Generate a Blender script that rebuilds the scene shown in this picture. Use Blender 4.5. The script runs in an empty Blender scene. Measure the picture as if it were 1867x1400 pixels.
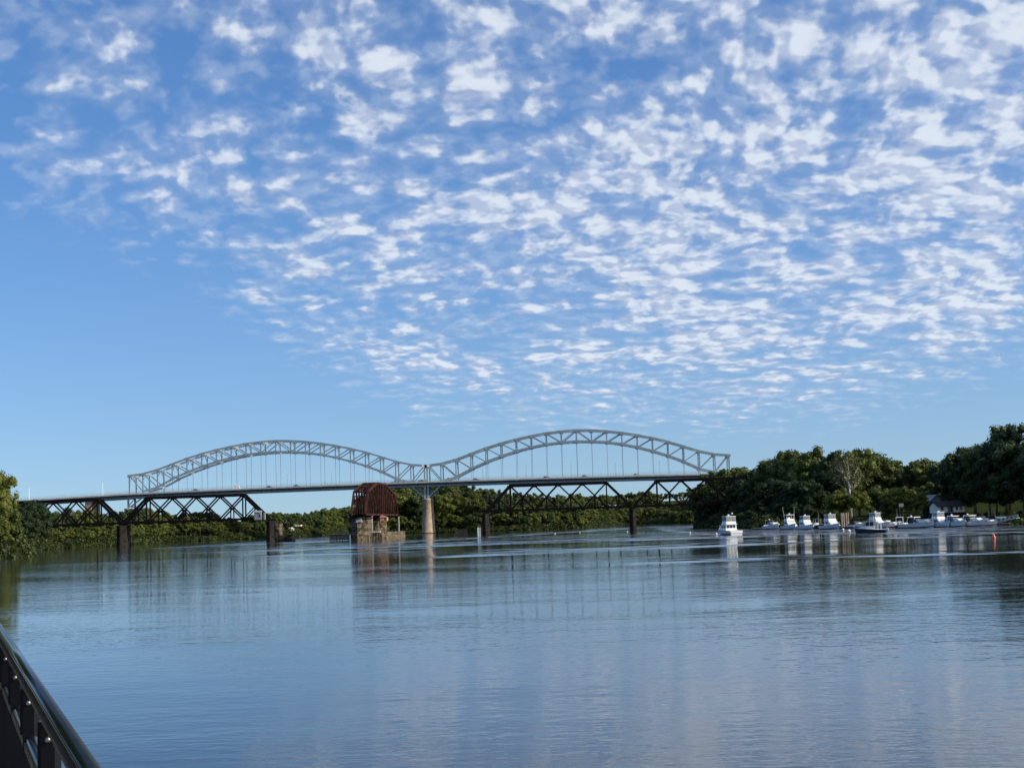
import bpy, bmesh, math, random
import numpy as np
from mathutils import Vector, Matrix

scene = bpy.context.scene
col = scene.collection
R = math.radians

# ------------------------------------------------------------------ camera
F, PW, PH, HC = 2800.0, 1867.0, 1400.0, 5.6      # focal length and picture size in photo pixels, eye height over the water
PSI, RHO = R(3.3), R(1.85)                       # camera looks 3.3 deg left of +Y, rolled 1.85 deg
PITCH = math.atan((952.0 - 700.0) / F)
fw = Vector((-math.sin(PSI) * math.cos(PITCH), math.cos(PSI) * math.cos(PITCH), math.sin(PITCH)))
r0 = Vector((math.cos(PSI), math.sin(PSI), 0.0))
u0 = r0.cross(fw)
rt = r0 * math.cos(RHO) - u0 * math.sin(RHO)
up = u0 * math.cos(RHO) + r0 * math.sin(RHO)
EYE = Vector((0, 0, HC))
cam_data = bpy.data.cameras.new('camera')
cam = bpy.data.objects.new('camera', cam_data)
col.objects.link(cam)
m = Matrix.Identity(4)
for i in range(3):
    m[i][0], m[i][1], m[i][2], m[i][3] = rt[i], up[i], -fw[i], EYE[i]
cam.matrix_world = m
cam_data.sensor_fit = 'HORIZONTAL'
cam_data.sensor_width = 36.0
cam_data.lens = 36.0 * F / PW
cam_data.clip_start, cam_data.clip_end = 0.1, 60000.0
scene.camera = cam


def ray(x, y):
    d = fw * F + rt * (x - PW / 2) + up * (PH / 2 - y)
    return d / d.y


def on_y(x, y, Y):
    return EYE + ray(x, y) * Y


def on_z(x, y, z=0.0):
    d = ray(x, y)
    return EYE + d * ((z - HC) / d.z)


# ------------------------------------------------------------------ sky, sun, exposure
SUN_AZ, SUN_EL = R(102.0), R(31.0)                # azimuth clockwise from +Y
world = bpy.data.worlds.new('World')
scene.world = world
world.use_nodes = True
nt = world.node_tree
nt.nodes.clear()


class NG:
    """small helper that writes node graphs"""
    def __init__(self, tree):
        self.t = tree

    def n(self, kind, **kw):
        o = self.t.nodes.new(kind)
        for k, v in kw.items():
            setattr(o, k, v)
        return o

    def put(self, sock, v):
        if isinstance(v, bpy.types.NodeSocket):
            self.t.links.new(v, sock)
        else:
            sock.default_value = v

    def math(self, op, a, b=0.0, c=None, clamp=False):
        o = self.n('ShaderNodeMath', operation=op, use_clamp=clamp)
        self.put(o.inputs[0], a)
        self.put(o.inputs[1], b)
        if c is not None:
            self.put(o.inputs[2], c)
        return o.outputs[0]

    def smooth(self, v, a, b, lo=0.0, hi=1.0, kind='SMOOTHSTEP'):
        o = self.n('ShaderNodeMapRange', interpolation_type=kind)
        for i, x in enumerate((v, a, b, lo, hi)):
            self.put(o.inputs[i], x)
        return o.outputs[0]

    def vec(self, x, y, z=0.0):
        o = self.n('ShaderNodeCombineXYZ')
        for i, v in enumerate((x, y, z)):
            self.put(o.inputs[i], v)
        return o.outputs[0]

    def noise(self, v, scale, detail=3.0, rough=0.5, dist=0.0, colour=False):
        o = self.n('ShaderNodeTexNoise')
        self.put(o.inputs['Vector'], v)
        o.inputs['Scale'].default_value = scale
        o.inputs['Detail'].default_value = detail
        o.inputs['Roughness'].default_value = rough
        o.inputs['Distortion'].default_value = dist
        return o.outputs['Color' if colour else 'Fac']

    def vmath(self, op, a, b):
        o = self.n('ShaderNodeVectorMath', operation=op)
        self.put(o.inputs[0], a)
        self.put(o.inputs[1], b)
        return o.outputs[0]

    def mix(self, f, a, b, kind='MIX'):
        o = self.n('ShaderNodeMix', data_type='RGBA', blend_type=kind)
        self.put(o.inputs[0], f)
        self.put(o.inputs[6], a)
        self.put(o.inputs[7], b)
        return o.outputs[2]

    def curve(self, v, pts):
        o = self.n('ShaderNodeFloatCurve')
        c = o.mapping.curves[0]
        c.points[0].location, c.points[1].location = pts[0], pts[-1]
        for p in pts[1:-1]:
            c.points.new(*p)
        o.mapping.update()
        self.put(o.inputs['Value'], v)
        return o.outputs[0]


g = NG(nt)
sky = g.n('ShaderNodeTexSky', sky_type='NISHITA', sun_disc=False)
sky.sun_elevation, sky.sun_rotation = SUN_EL, SUN_AZ
sky.altitude, sky.air_density, sky.dust_density, sky.ozone_density = 0.0, 1.0, 1.5, 1.0
gd = g.n('ShaderNodeTexCoord')
lift = g.n('ShaderNodeVectorMath', operation='NORMALIZE')       # haze near the horizon kept pale blue
g.put(lift.inputs[0], g.vmath('ADD', g.vmath('MULTIPLY', gd.outputs['Generated'], (1.0, 1.0, 1.0)), (0.0, 0.0, 0.075)))
g.put(sky.inputs[0], lift.outputs[0])
hs = g.n('ShaderNodeHueSaturation')
hs.inputs['Saturation'].default_value = 1.30
g.put(hs.inputs['Color'], sky.outputs[0])
tint = g.mix(1.0, hs.outputs[0], (0.88, 0.97, 1.16, 1), 'MULTIPLY')
# a deck of altocumulus at a fixed height: the view direction meets a horizontal sheet
tc = g.n('ShaderNodeTexCoord')
sp = g.n('ShaderNodeSeparateXYZ')
g.put(sp.inputs[0], tc.outputs['Generated'])
dx, dy, dz = sp.outputs
hor = g.math('SQRT', g.math('ADD', g.math('MULTIPLY', dx, dx), g.math('MULTIPLY', dy, dy)))
rho = g.math('POWER', g.math('ADD', g.math('MAXIMUM', dz, 0.0), 0.06), -0.5)
rh = g.math('DIVIDE', rho, g.math('MAXIMUM', hor, 0.02))
P = g.vec(g.math('MULTIPLY', dx, rh), g.math('MULTIPLY', dy, rh))
wob = g.vmath('MULTIPLY', g.vmath('SUBTRACT', g.noise(P, 3.0, 2.0, colour=True), (0.5, 0.5, 0.5)), (0.10, 0.06, 0.0))
Pw = g.vmath('ADD', P, wob)


def cloud_field(Q):
    wob2 = g.vmath('MULTIPLY', g.vmath('SUBTRACT', g.noise(Q, 27.0, 2.0, 0.6, colour=True), (0.5, 0.5, 0.5)), (0.062, 0.048, 0.0))
    Q2 = g.vmath('ADD', Q, wob2)
    tot = None
    for sc, amp in ((15.5, 0.40), (28.0, 0.30)):
        vo = g.n('ShaderNodeTexVoronoi', feature='SMOOTH_F1', voronoi_dimensions='2D')
        g.put(vo.inputs['Vector'], Q2)
        vo.inputs['Scale'].default_value = sc
        vo.inputs['Smoothness'].default_value = 0.45
        puff = g.math('MULTIPLY', g.math('SUBTRACT', 1.0, g.math('MULTIPLY', vo.outputs['Distance'], 1.5)), amp)
        tot = puff if tot is None else g.math('ADD', tot, puff)
    fine = g.noise(Q, 29.0, 4.0, 0.60)
    return g.math('ADD', tot, g.math('MULTIPLY', fine, 0.72))


f0 = cloud_field(Pw)
s0 = g.noise(Pw, 29.0, 2.0, 0.55)
s1 = g.noise(g.vmath('ADD', Pw, (0.009, -0.015, 0.0)), 29.0, 2.0, 0.55)
big = g.noise(g.vmath('ADD', P, (3.7, 1.3, 0.0)), 3.8, 4.0, 0.66)
azr = g.math('DIVIDE', dx, g.math('MAXIMUM', g.math('ABSOLUTE', dy), 0.05))      # tangent of the azimuth
azn = g.smooth(azr, -0.9, 0.9, 0.0, 1.0, 'LINEAR')
cover = g.curve(azn, [(0.0, 0.22), (0.26, 0.22), (0.33, 0.32), (0.42, 0.48), (0.55, 0.55), (0.64, 0.64), (1.0, 0.58)])
edge = g.curve(azn, [(0.0, 0.72), (0.27, 0.66), (0.33, 0.56), (0.39, 0.33), (0.46, 0.17), (0.57, 0.15), (0.63, 0.22), (0.68, 0.33), (1.0, 0.38)])
low = g.math('ADD', g.math('MULTIPLY', edge, 0.30), g.math('MULTIPLY', g.math('SUBTRACT', big, 0.5), 0.05))
fade = g.smooth(g.math('SUBTRACT', dz, low), -0.012, 0.055)
midn = g.noise(g.vmath('ADD', P, (8.1, 2.2, 0.0)), 8.5, 2.0, 0.5)
mask = g.math('ADD', cover, g.math('MULTIPLY', g.math('SUBTRACT', big, 0.5), 1.35))
mask = g.math('MULTIPLY', g.math('ADD', mask, g.math('MULTIPLY', g.math('SUBTRACT', midn, 0.5), 0.70)), fade)
lvl = g.math('ADD', f0, g.math('SUBTRACT', g.math('MULTIPLY', mask, 0.95), 0.50))
dens = g.smooth(lvl, 0.38, 0.86)
veil = g.math('MULTIPLY', g.smooth(lvl, 0.14, 0.62), 0.28)
alpha = g.math('MULTIPLY', g.math('MAXIMUM', g.math('MULTIPLY', dens, 0.82), veil), g.smooth(fade, 0.0, 0.35), clamp=True)
lit = g.smooth(g.math('SUBTRACT', s0, s1), -0.11, 0.11)
thick = g.smooth(lvl, 0.55, 1.0)
tone = g.math('ADD', g.math('MULTIPLY', lit, 0.7), g.math('MULTIPLY', thick, 0.3))
ccol = g.mix(tone, (2.9, 3.5, 4.9, 1), (5.9, 6.3, 6.8, 1))
final = g.mix(alpha, tint, ccol)
bg = g.n('ShaderNodeBackground')
g.put(bg.inputs['Color'], final)
bg.inputs['Strength'].default_value = 0.142
out = g.n('ShaderNodeOutputWorld')
nt.links.new(bg.outputs[0], out.inputs[0])

sun_data = bpy.data.lights.new('sun', 'SUN')
sun_data.energy, sun_data.angle, sun_data.color = 5.0, R(0.55), (1.0, 0.90, 0.74)
sun = bpy.data.objects.new('sun', sun_data)
col.objects.link(sun)
sd = Vector((math.sin(SUN_AZ) * math.cos(SUN_EL), math.cos(SUN_AZ) * math.cos(SUN_EL), math.sin(SUN_EL)))
sun.rotation_euler = sd.to_track_quat('Z', 'Y').to_euler()
sun.location = sd * 300

scene.view_settings.view_transform = 'Standard'
scene.view_settings.look = 'None'
scene.view_settings.exposure = 0.0
scene.view_settings.gamma = 1.0
scene.cycles.use_denoising = True
scene.cycles.max_bounces = 6
scene.cycles.transparent_max_bounces = 6
scene.cycles.sample_clamp_indirect = 6.0
scene.cycles.caustics_reflective = False
scene.cycles.caustics_refractive = False

# ------------------------------------------------------------------ helpers
MATS = {}


def mat(name, colour, rough=0.6, var=0.15, scale=1.0, metal=0.0, spec=0.5, bump=0.0, rust=None, rust_amt=0.5, rand=0.0, courses=None):
    """procedural paint, stone or wood: base colour broken up by noise, an optional second colour in patches"""
    if name in MATS:
        return MATS[name]
    m_ = bpy.data.materials.new(name)
    m_.use_nodes = True
    t = m_.node_tree
    b = t.nodes['Principled BSDF']
    k = NG(t)
    geo = k.n('ShaderNodeNewGeometry')
    pos = geo.outputs['Position']
    n1 = k.noise(pos, scale, 4.0, 0.6)
    lo = tuple(c * (1 - var) for c in colour) + (1,)
    hi = tuple(min(1, c * (1 + var)) for c in colour) + (1,)
    c = k.mix(k.smooth(n1, 0.3, 0.7), lo, hi)
    if rust:
        n2 = k.noise(pos, scale * 0.6 + 0.07, 5.0, 0.65)
        c = k.mix(k.smooth(n2, 0.75 - rust_amt * 0.5, 0.85 - rust_amt * 0.4), c, tuple(rust) + (1,))
    if courses:                                          # masonry: uneven courses with dark recessed joints
        q3 = k.n('ShaderNodeSeparateXYZ')
        k.put(q3.inputs[0], pos)
        br = k.n('ShaderNodeTexBrick')
        k.put(br.inputs['Vector'], k.vec(k.math('ADD', q3.outputs[0], q3.outputs[1]), q3.outputs[2]))
        br.inputs['Scale'].default_value = 1.0
        br.inputs['Brick Width'].default_value, br.inputs['Row Height'].default_value = courses
        br.inputs['Mortar Size'].default_value = 0.06
        br.inputs['Color1'].default_value = (0.55, 0.55, 0.55, 1)
        br.inputs['Color2'].default_value = (1.25, 1.22, 1.15, 1)
        br.inputs['Mortar'].default_value = (0.28, 0.27, 0.26, 1)
        c = k.mix(1.0, c, br.outputs['Color'], 'MULTIPLY')
    if rand:
        oi = k.n('ShaderNodeObjectInfo')
        c = k.mix(1.0, c, k.vec(*([k.smooth(oi.outputs['Random'], 0, 1, 1 - rand, 1 + rand, 'LINEAR')] * 3)), 'MULTIPLY')
    k.put(b.inputs['Base Color'], c)
    b.inputs['Roughness'].default_value = rough
    b.inputs['Metallic'].default_value = metal
    b.inputs['Specular IOR Level'].default_value = spec
    if bump:
        bp = k.n('ShaderNodeBump')
        bp.inputs['Strength'].default_value = 1.0
        bp.inputs['Distance'].default_value = bump
        k.put(bp.inputs['Height'], n1)
        k.put(b.inputs['Normal'], bp.outputs[0])
    MATS[name] = m_
    return m_


def tag(o, label=None, cat=None, group=None, kind=None):
    for k_, v in (('label', label), ('category', cat), ('group', group), ('kind', kind)):
        if v:
            o[k_] = v
    return o


def empty(name, loc=(0, 0, 0), rz=0.0):
    o = bpy.data.objects.new(name, None)
    o.empty_display_size = 0.5
    col.objects.link(o)
    o.location = loc
    o.rotation_euler = (0, 0, rz)
    return o


def link(name, me, parent=None, material=None, smooth=False):
    if material is not None:
        me.materials.clear()
        me.materials.append(material)
    if smooth:
        me.polygons.foreach_set('use_smooth', [True] * len(me.polygons))
    o = bpy.data.objects.new(name, me)
    col.objects.link(o)
    o.parent = parent
    return o


class MB:
    """collects shapes; build() links them as one mesh, in coordinates relative to org"""
    def __init__(self, org=(0, 0, 0)):
        self.v, self.f, self.org = [], [], Vector(org)

    def add(self, vs, fs):
        b = len(self.v)
        self.v += [Vector(p) - self.org for p in vs]
        self.f += [tuple(i + b for i in f_) for f_ in fs]
        return self

    def box(self, lo, hi):
        x0, y0, z0 = lo
        x1, y1, z1 = hi
        return self.add([(x0, y0, z0), (x1, y0, z0), (x1, y1, z0), (x0, y1, z0), (x0, y0, z1), (x1, y0, z1), (x1, y1, z1), (x0, y1, z1)],
                        [(0, 3, 2, 1), (4, 5, 6, 7), (0, 1, 5, 4), (1, 2, 6, 5), (2, 3, 7, 6), (3, 0, 4, 7)])

    def frustum(self, lo, hi, tx0, tx1, ty0, ty1):
        """box whose top face is tx0..tx1 by ty0..ty1"""
        x0, y0, z0 = lo
        x1, y1, z1 = hi
        return self.add([(x0, y0, z0), (x1, y0, z0), (x1, y1, z0), (x0, y1, z0), (tx0, ty0, z1), (tx1, ty0, z1), (tx1, ty1, z1), (tx0, ty1, z1)],
                        [(0, 3, 2, 1), (4, 5, 6, 7), (0, 1, 5, 4), (1, 2, 6, 5), (2, 3, 7, 6), (3, 0, 4, 7)])

    def bar(self, p, q, w, h):
        p, q = Vector(p), Vector(q)
        d = (q - p).normalized()
        s = d.cross(Vector((0, 0, 1)))
        s = Vector((0, 1, 0)) if s.length < 1e-3 else s.normalized()
        u = s.cross(d)
        a, b_ = s * w / 2, u * h / 2
        vs = [p - a - b_, p + a - b_, p + a + b_, p - a + b_, q - a - b_, q + a - b_, q + a + b_, q - a + b_]
        return self.add(vs, [(0, 1, 2, 3), (7, 6, 5, 4), (4, 5, 1, 0), (5, 6, 2, 1), (6, 7, 3, 2), (7, 4, 0, 3)])

    def tube(self, pts, rad, n=8):
        pts = [Vector(p) for p in pts]
        rads = rad if isinstance(rad, (list, tuple)) else [rad] * len(pts)
        b = len(self.v)
        for i, p in enumerate(pts):
            d = (pts[min(i + 1, len(pts) - 1)] - pts[max(i - 1, 0)]).normalized()
            s = d.cross(Vector((0, 0, 1)))
            s = Vector((1, 0, 0)) if s.length < 1e-3 else s.normalized()
            u = s.cross(d)
            for k_ in range(n):
                a = 2 * math.pi * k_ / n
                self.v.append(p + (s * math.cos(a) + u * math.sin(a)) * rads[i] - self.org)
        for i in range(len(pts) - 1):
            for k_ in range(n):
                a0, a1 = b + i * n + k_, b + i * n + (k_ + 1) % n
                self.f.append((a0, a1, a1 + n, a0 + n))
        self.f.append(tuple(b + k_ for k_ in reversed(range(n))))
        self.f.append(tuple(b + (len(pts) - 1) * n + k_ for k_ in range(n)))
        return self

    def lathe(self, c, prof, n=16):
        c = Vector(c)
        b = len(self.v)
        for r_, z_ in prof:
            for k_ in range(n):
                a = 2 * math.pi * k_ / n
                self.v.append(c + Vector((math.cos(a) * r_, math.sin(a) * r_, z_)) - self.org)
        for i in range(len(prof) - 1):
            for k_ in range(n):
                a0, a1 = b + i * n + k_, b + i * n + (k_ + 1) % n
                self.f.append((a0, a1, a1 + n, a0 + n))
        self.f.append(tuple(b + k_ for k_ in reversed(range(n))))
        self.f.append(tuple(b + (len(prof) - 1) * n + k_ for k_ in range(n)))
        return self

    def prism(self, poly, z0, z1, top=None):
        """vertical prism over an xy polygon (counter-clockwise); top may be a second polygon for a batter"""
        n = len(poly)
        top = top or poly
        vs = [(x, y, z0) for x, y in poly] + [(x, y, z1) for x, y in top]
        fs = [tuple(reversed(range(n))), tuple(range(n, 2 * n))] + [(i, (i + 1) % n, n + (i + 1) % n, n + i) for i in range(n)]
        return self.add(vs, fs)

    def build(self, name, material, parent=None, smooth=False):
        me = bpy.data.meshes.new(name)
        me.from_pydata([tuple(v) for v in self.v], [], self.f)
        me.update()
        return link(name, me, parent, material, smooth)


def copy_tree(o, parent=None):
    c = o.copy()
    col.objects.link(c)
    c.parent = parent
    for ch in list(o.children):
        copy_tree(ch, c)
    return c


# ------------------------------------------------------------------ ground and river
shore = [(-0.402 * t + 0.62, 0.916 * t + 0.27) for t in (-60, -6, 0, 20, 40)]
shore += [(-60, 136), (-130, 302), (-174, 430), (-173, 456), (-194, 500), (-228, 600), (-250, 670), (-263, 725), (-266, 815), (-275, 965), (-234, 1030),
          (-230, 1225), (-228, 1500), (-200, 2000), (-140, 2700), (-40, 2720), (-95, 2000), (-150, 1300), (-180, 1130), (-172, 1088), (-117, 1080),
          (-60, 1068), (-22, 1085), (-6, 1250), (14, 1600), (30, 1640), (54, 1560), (82, 1380), (92, 1120), (62, 930), (50, 850),
          (46, 780), (47, 700), (60, 610), (86, 566), (104, 512), (122, 486), (150, 440), (215, 350), (300, 250), (420, 60), (520, -260), (-200, -260)]
SH = np.array(shore, dtype=float)


def river_distance(X, Y):
    """signed distance to the river's edge, positive on land"""
    P_ = np.stack([X, Y], -1)
    best = np.full(X.shape, 1e9)
    inside = np.zeros(X.shape, bool)
    for i in range(len(SH)):
        a, b_ = SH[i], SH[(i + 1) % len(SH)]
        ab = b_ - a
        t = np.clip(((P_ - a) @ ab) / (ab @ ab), 0, 1)
        dd = np.hypot(P_[..., 0] - a[0] - t * ab[0], P_[..., 1] - a[1] - t * ab[1])
        best = np.minimum(best, dd)
        cond = ((a[1] > Y) != (b_[1] > Y))
        with np.errstate(divide='ignore', invalid='ignore'):
            xi = (b_[0] - a[0]) * (Y - a[1]) / (b_[1] - a[1]) + a[0]
        inside ^= cond & (X < xi)
    return np.where(inside, -best, best)


HILLS = [(-95, 1260, 17, 85, 110), (-260, 2500, 30, 420, 520), (70, 1760, 16, 150, 160), (190, 640, 5, 60, 130), (300, 1500, 25, 150, 500), (-420, 1200, 14, 130, 500)]


def land_height(X, Y):
    X, Y = np.asarray(X, float), np.asarray(Y, float)
    d = river_distance(X, Y)
    h = np.where(d < 0, np.maximum(d * 0.4, -2.5), 0.0)
    up_ = np.clip(d / 7.0, 0, 1)
    h = h + np.where(d > 0, 1.5 * up_ * up_ * (3 - 2 * up_) + 0.02 * np.clip(d, 0, 140), 0)
    s = 0
    for cx, cy, a, sx, sy in HILLS:
        s = s + a * np.exp(-((X - cx) / sx) ** 2 - ((Y - cy) / sy) ** 2)
    return h + s * np.clip(d / 40.0, 0, 1)


def ground_z(x, y):
    return float(land_height(np.array([x]), np.array([y]))[0])


gx = np.concatenate([[-15000, -8000, -4000, -2000, -1200, -800, -600], np.arange(-480, 331, 7.0), [420, 600, 900, 1500, 3000, 8000, 15000]])
gy = np.concatenate([[-3000, -1200, -500, -200], np.arange(-60, 1900, 8.0), np.arange(1900, 3300, 60.0), [4000, 6000, 10000, 20000, 40000]])
GX, GY = np.meshgrid(gx, gy)
GZ = land_height(GX, GY)
near = (np.hypot(GX, GY) < 80) & (GZ > 0)
GZ[near] = np.minimum(GZ[near], 2.4)
nx, ny = len(gx), len(gy)
gv = np.stack([GX, GY, GZ], -1).reshape(-1, 3)
gf = [(j * nx + i, j * nx + i + 1, (j + 1) * nx + i + 1, (j + 1) * nx + i) for j in range(ny - 1) for i in range(nx - 1)]
gm = bpy.data.meshes.new('ground')
gm.from_pydata(gv.tolist(), [], gf)
M_ground = mat('bank soil and grass', (0.026, 0.038, 0.013), 1.0, 0.45, 0.25, spec=0.0, bump=0.1, rust=(0.034, 0.030, 0.018), rust_amt=0.25)
tag(link('ground', gm, None, M_ground, True), kind='structure')

# river surface
wm_ = bpy.data.materials.new('river water')
wm_.use_nodes = True
k = NG(wm_.node_tree)
b = wm_.node_tree.nodes['Principled BSDF']
b.inputs['Base Color'].default_value = (0.020, 0.026, 0.023, 1)
b.inputs['IOR'].default_value = 1.33
b.inputs['Roughness'].default_value = 0.04
geo = k.n('ShaderNodeNewGeometry')
pos = geo.outputs['Position']
sxyz = k.n('ShaderNodeSeparateXYZ')
k.put(sxyz.inputs[0], pos)
wx, wy, _ = sxyz.outputs
patch = k.noise(k.vmath('MULTIPLY', pos, (0.008, 0.022, 0)), 1.0, 3.0, 0.6)
calm = k.smooth(patch, 0.36, 0.64, 0.35, 1.25)
rip = k.noise(k.vmath('MULTIPLY', pos, (0.75, 1.0, 0)), 1.5, 2.0, 0.55)
rip2 = k.noise(k.vmath('MULTIPLY', pos, (0.6, 1.0, 0)), 0.42, 3.0, 0.5)
rip3 = k.noise(k.vmath('MULTIPLY', pos, (0.35, 1.0, 0)), 0.09, 3.0, 0.5)
h = k.math('ADD', k.math('MULTIPLY', rip, 0.019), k.math('MULTIPLY', rip2, 0.017))
rip4 = k.noise(k.vmath('MULTIPLY', pos, (0.5, 1.0, 0)), 0.2, 2.0, 0.5)
h = k.math('ADD', h, k.math('MULTIPLY', rip4, 0.034))
h = k.math('MULTIPLY', h, calm)
h = k.math('ADD', h, k.math('MULTIPLY', rip3, 0.028))
# long wakes: a low rise whose near face tips towards the bank
wwob = k.math('MULTIPLY', k.math('SUBTRACT', k.noise(k.vmath('MULTIPLY', pos, (0.012, 0.0, 0)), 1.0, 2.0), 0.5), 10.0)
brk = k.smooth(k.noise(k.vmath('MULTIPLY', pos, (0.03, 0.02, 0)), 1.0, 3.0, 0.6), 0.35, 0.6, 0.25, 1.0)
for (p0, p1, thick_px, tilt, xfade) in (((622, 1001), (900, 993), 3.6, 0.034, (-150, -60, 70, 150)), ((500, 1014), (648, 1010), 3.0, 0.030, (-80, -70, -48, -36)),
                                        ((650, 1023), (900, 1013), 4.6, 0.036, (-34, -24, 90, 130)), ((1134, 1029), (1734, 1012), 3.4, 0.034, (0, 12, 90, 110)),
                                        ((1259, 975), (1867, 971), 6.0, 0.036, (24, 34, 200, 240)), ((682, 993), (778, 987), 2.6, 0.030, (-90, -75, 0, 40)),
                                        ((330, 998), (480, 992), 6.0, 0.030, (-190, -165, -125, -112)), ((1280, 984), (1400, 981), 2.4, 0.030, (22, 30, 70, 80))):
    A, B = on_z(*p0), on_z(*p1)
    A2 = on_z(p0[0], p0[1] - thick_px)
    slope = (B.y - A.y) / (B.x - A.x)
    wid = A2.y - A.y
    base = k.math('SUBTRACT', k.math('SUBTRACT', wy, k.math('MULTIPLY', wx, slope)), A.y - slope * A.x)
    base = k.math('ADD', base, k.math('MULTIPLY', wwob, min(1.0, wid / 22.0)))
    rise = k.math('SUBTRACT', k.smooth(base, 0.0, wid, 0.0, tilt * wid, 'LINEAR'), k.smooth(base, wid, wid * 7, 0.0, tilt * wid, 'SMOOTHSTEP'))
    fx = k.math('MULTIPLY', k.smooth(wx, xfade[0], xfade[1]), k.smooth(wx, xfade[2], xfade[3], 1.0, 0.0))
    h = k.math('ADD', h, k.math('MULTIPLY', k.math('MULTIPLY', rise, fx), brk))
bp = k.n('ShaderNodeBump')
bp.inputs['Strength'].default_value = 1.0
bp.inputs['Distance'].default_value = 1.0
k.put(bp.inputs['Height'], h)
k.put(b.inputs['Normal'], bp.outputs[0])
wmesh = bpy.data.meshes.new('river')
wmesh.from_pydata([(-600, -300, 0), (700, -300, 0), (700, 3000, 0), (-600, 3000, 0)], [], [(0, 1, 2, 3)])
tag(link('river', wmesh, None, wm_), kind='structure')

# ------------------------------------------------------------------ steel arch road bridge
M_steel = mat('blue grey bridge paint', (0.25, 0.315, 0.35), 0.42, 0.10, 0.35, rust=(0.20, 0.21, 0.21), rust_amt=0.15)
M_white = mat('white paint and sun glints', (0.86, 0.88, 0.88), 0.3, 0.05, 0.5)  # also stands for sun glints on gussets and for sunlit masts
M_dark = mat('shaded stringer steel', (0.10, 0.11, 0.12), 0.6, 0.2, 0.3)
M_conc = mat('weathered concrete', (0.32, 0.24, 0.165), 0.9, 0.22, 0.45, bump=0.05, rust=(0.18, 0.135, 0.095), rust_amt=0.4)
M_slab = mat('roadway slab concrete', (0.42, 0.42, 0.41), 0.85, 0.15, 0.2, rust=(0.27, 0.26, 0.25), rust_amt=0.3)
M_fence = mat('galvanised fence', (0.50, 0.53, 0.55), 0.4, 0.1, 0.4, metal=0.3)

YN, YF = 1018.0, 1033.0
X0, XP, X1 = -319.5, -118.0, 83.5
PANEL = (XP - X0) / 20.0
TOP = [45.2, 46.1, 48.5, 52.0, 55.4, 58.2, 60.5, 62.4, 63.9, 64.8, 65.2]
BOT = [None, 34.2, 36.8, 42.0, 46.1, 49.6, 52.5, 54.9, 56.5, 57.4, 57.7]


def deck_z(x):
    t = (x - XP) / 210.0
    z = 34.1 - 1.5 * t * t
    return z if x > X0 else z - (X0 - x) * 0.012


bridge = empty('arch_bridge', (XP, YN, 0))
tag(bridge, 'long blue-grey steel road bridge with two tied arches over the river', 'bridge')
BO = (XP, YN, 0)


def member(name, p, q, w, h, material, parent):
    return MB(BO).bar(p, q, w, h).build(name, material, parent)


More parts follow.
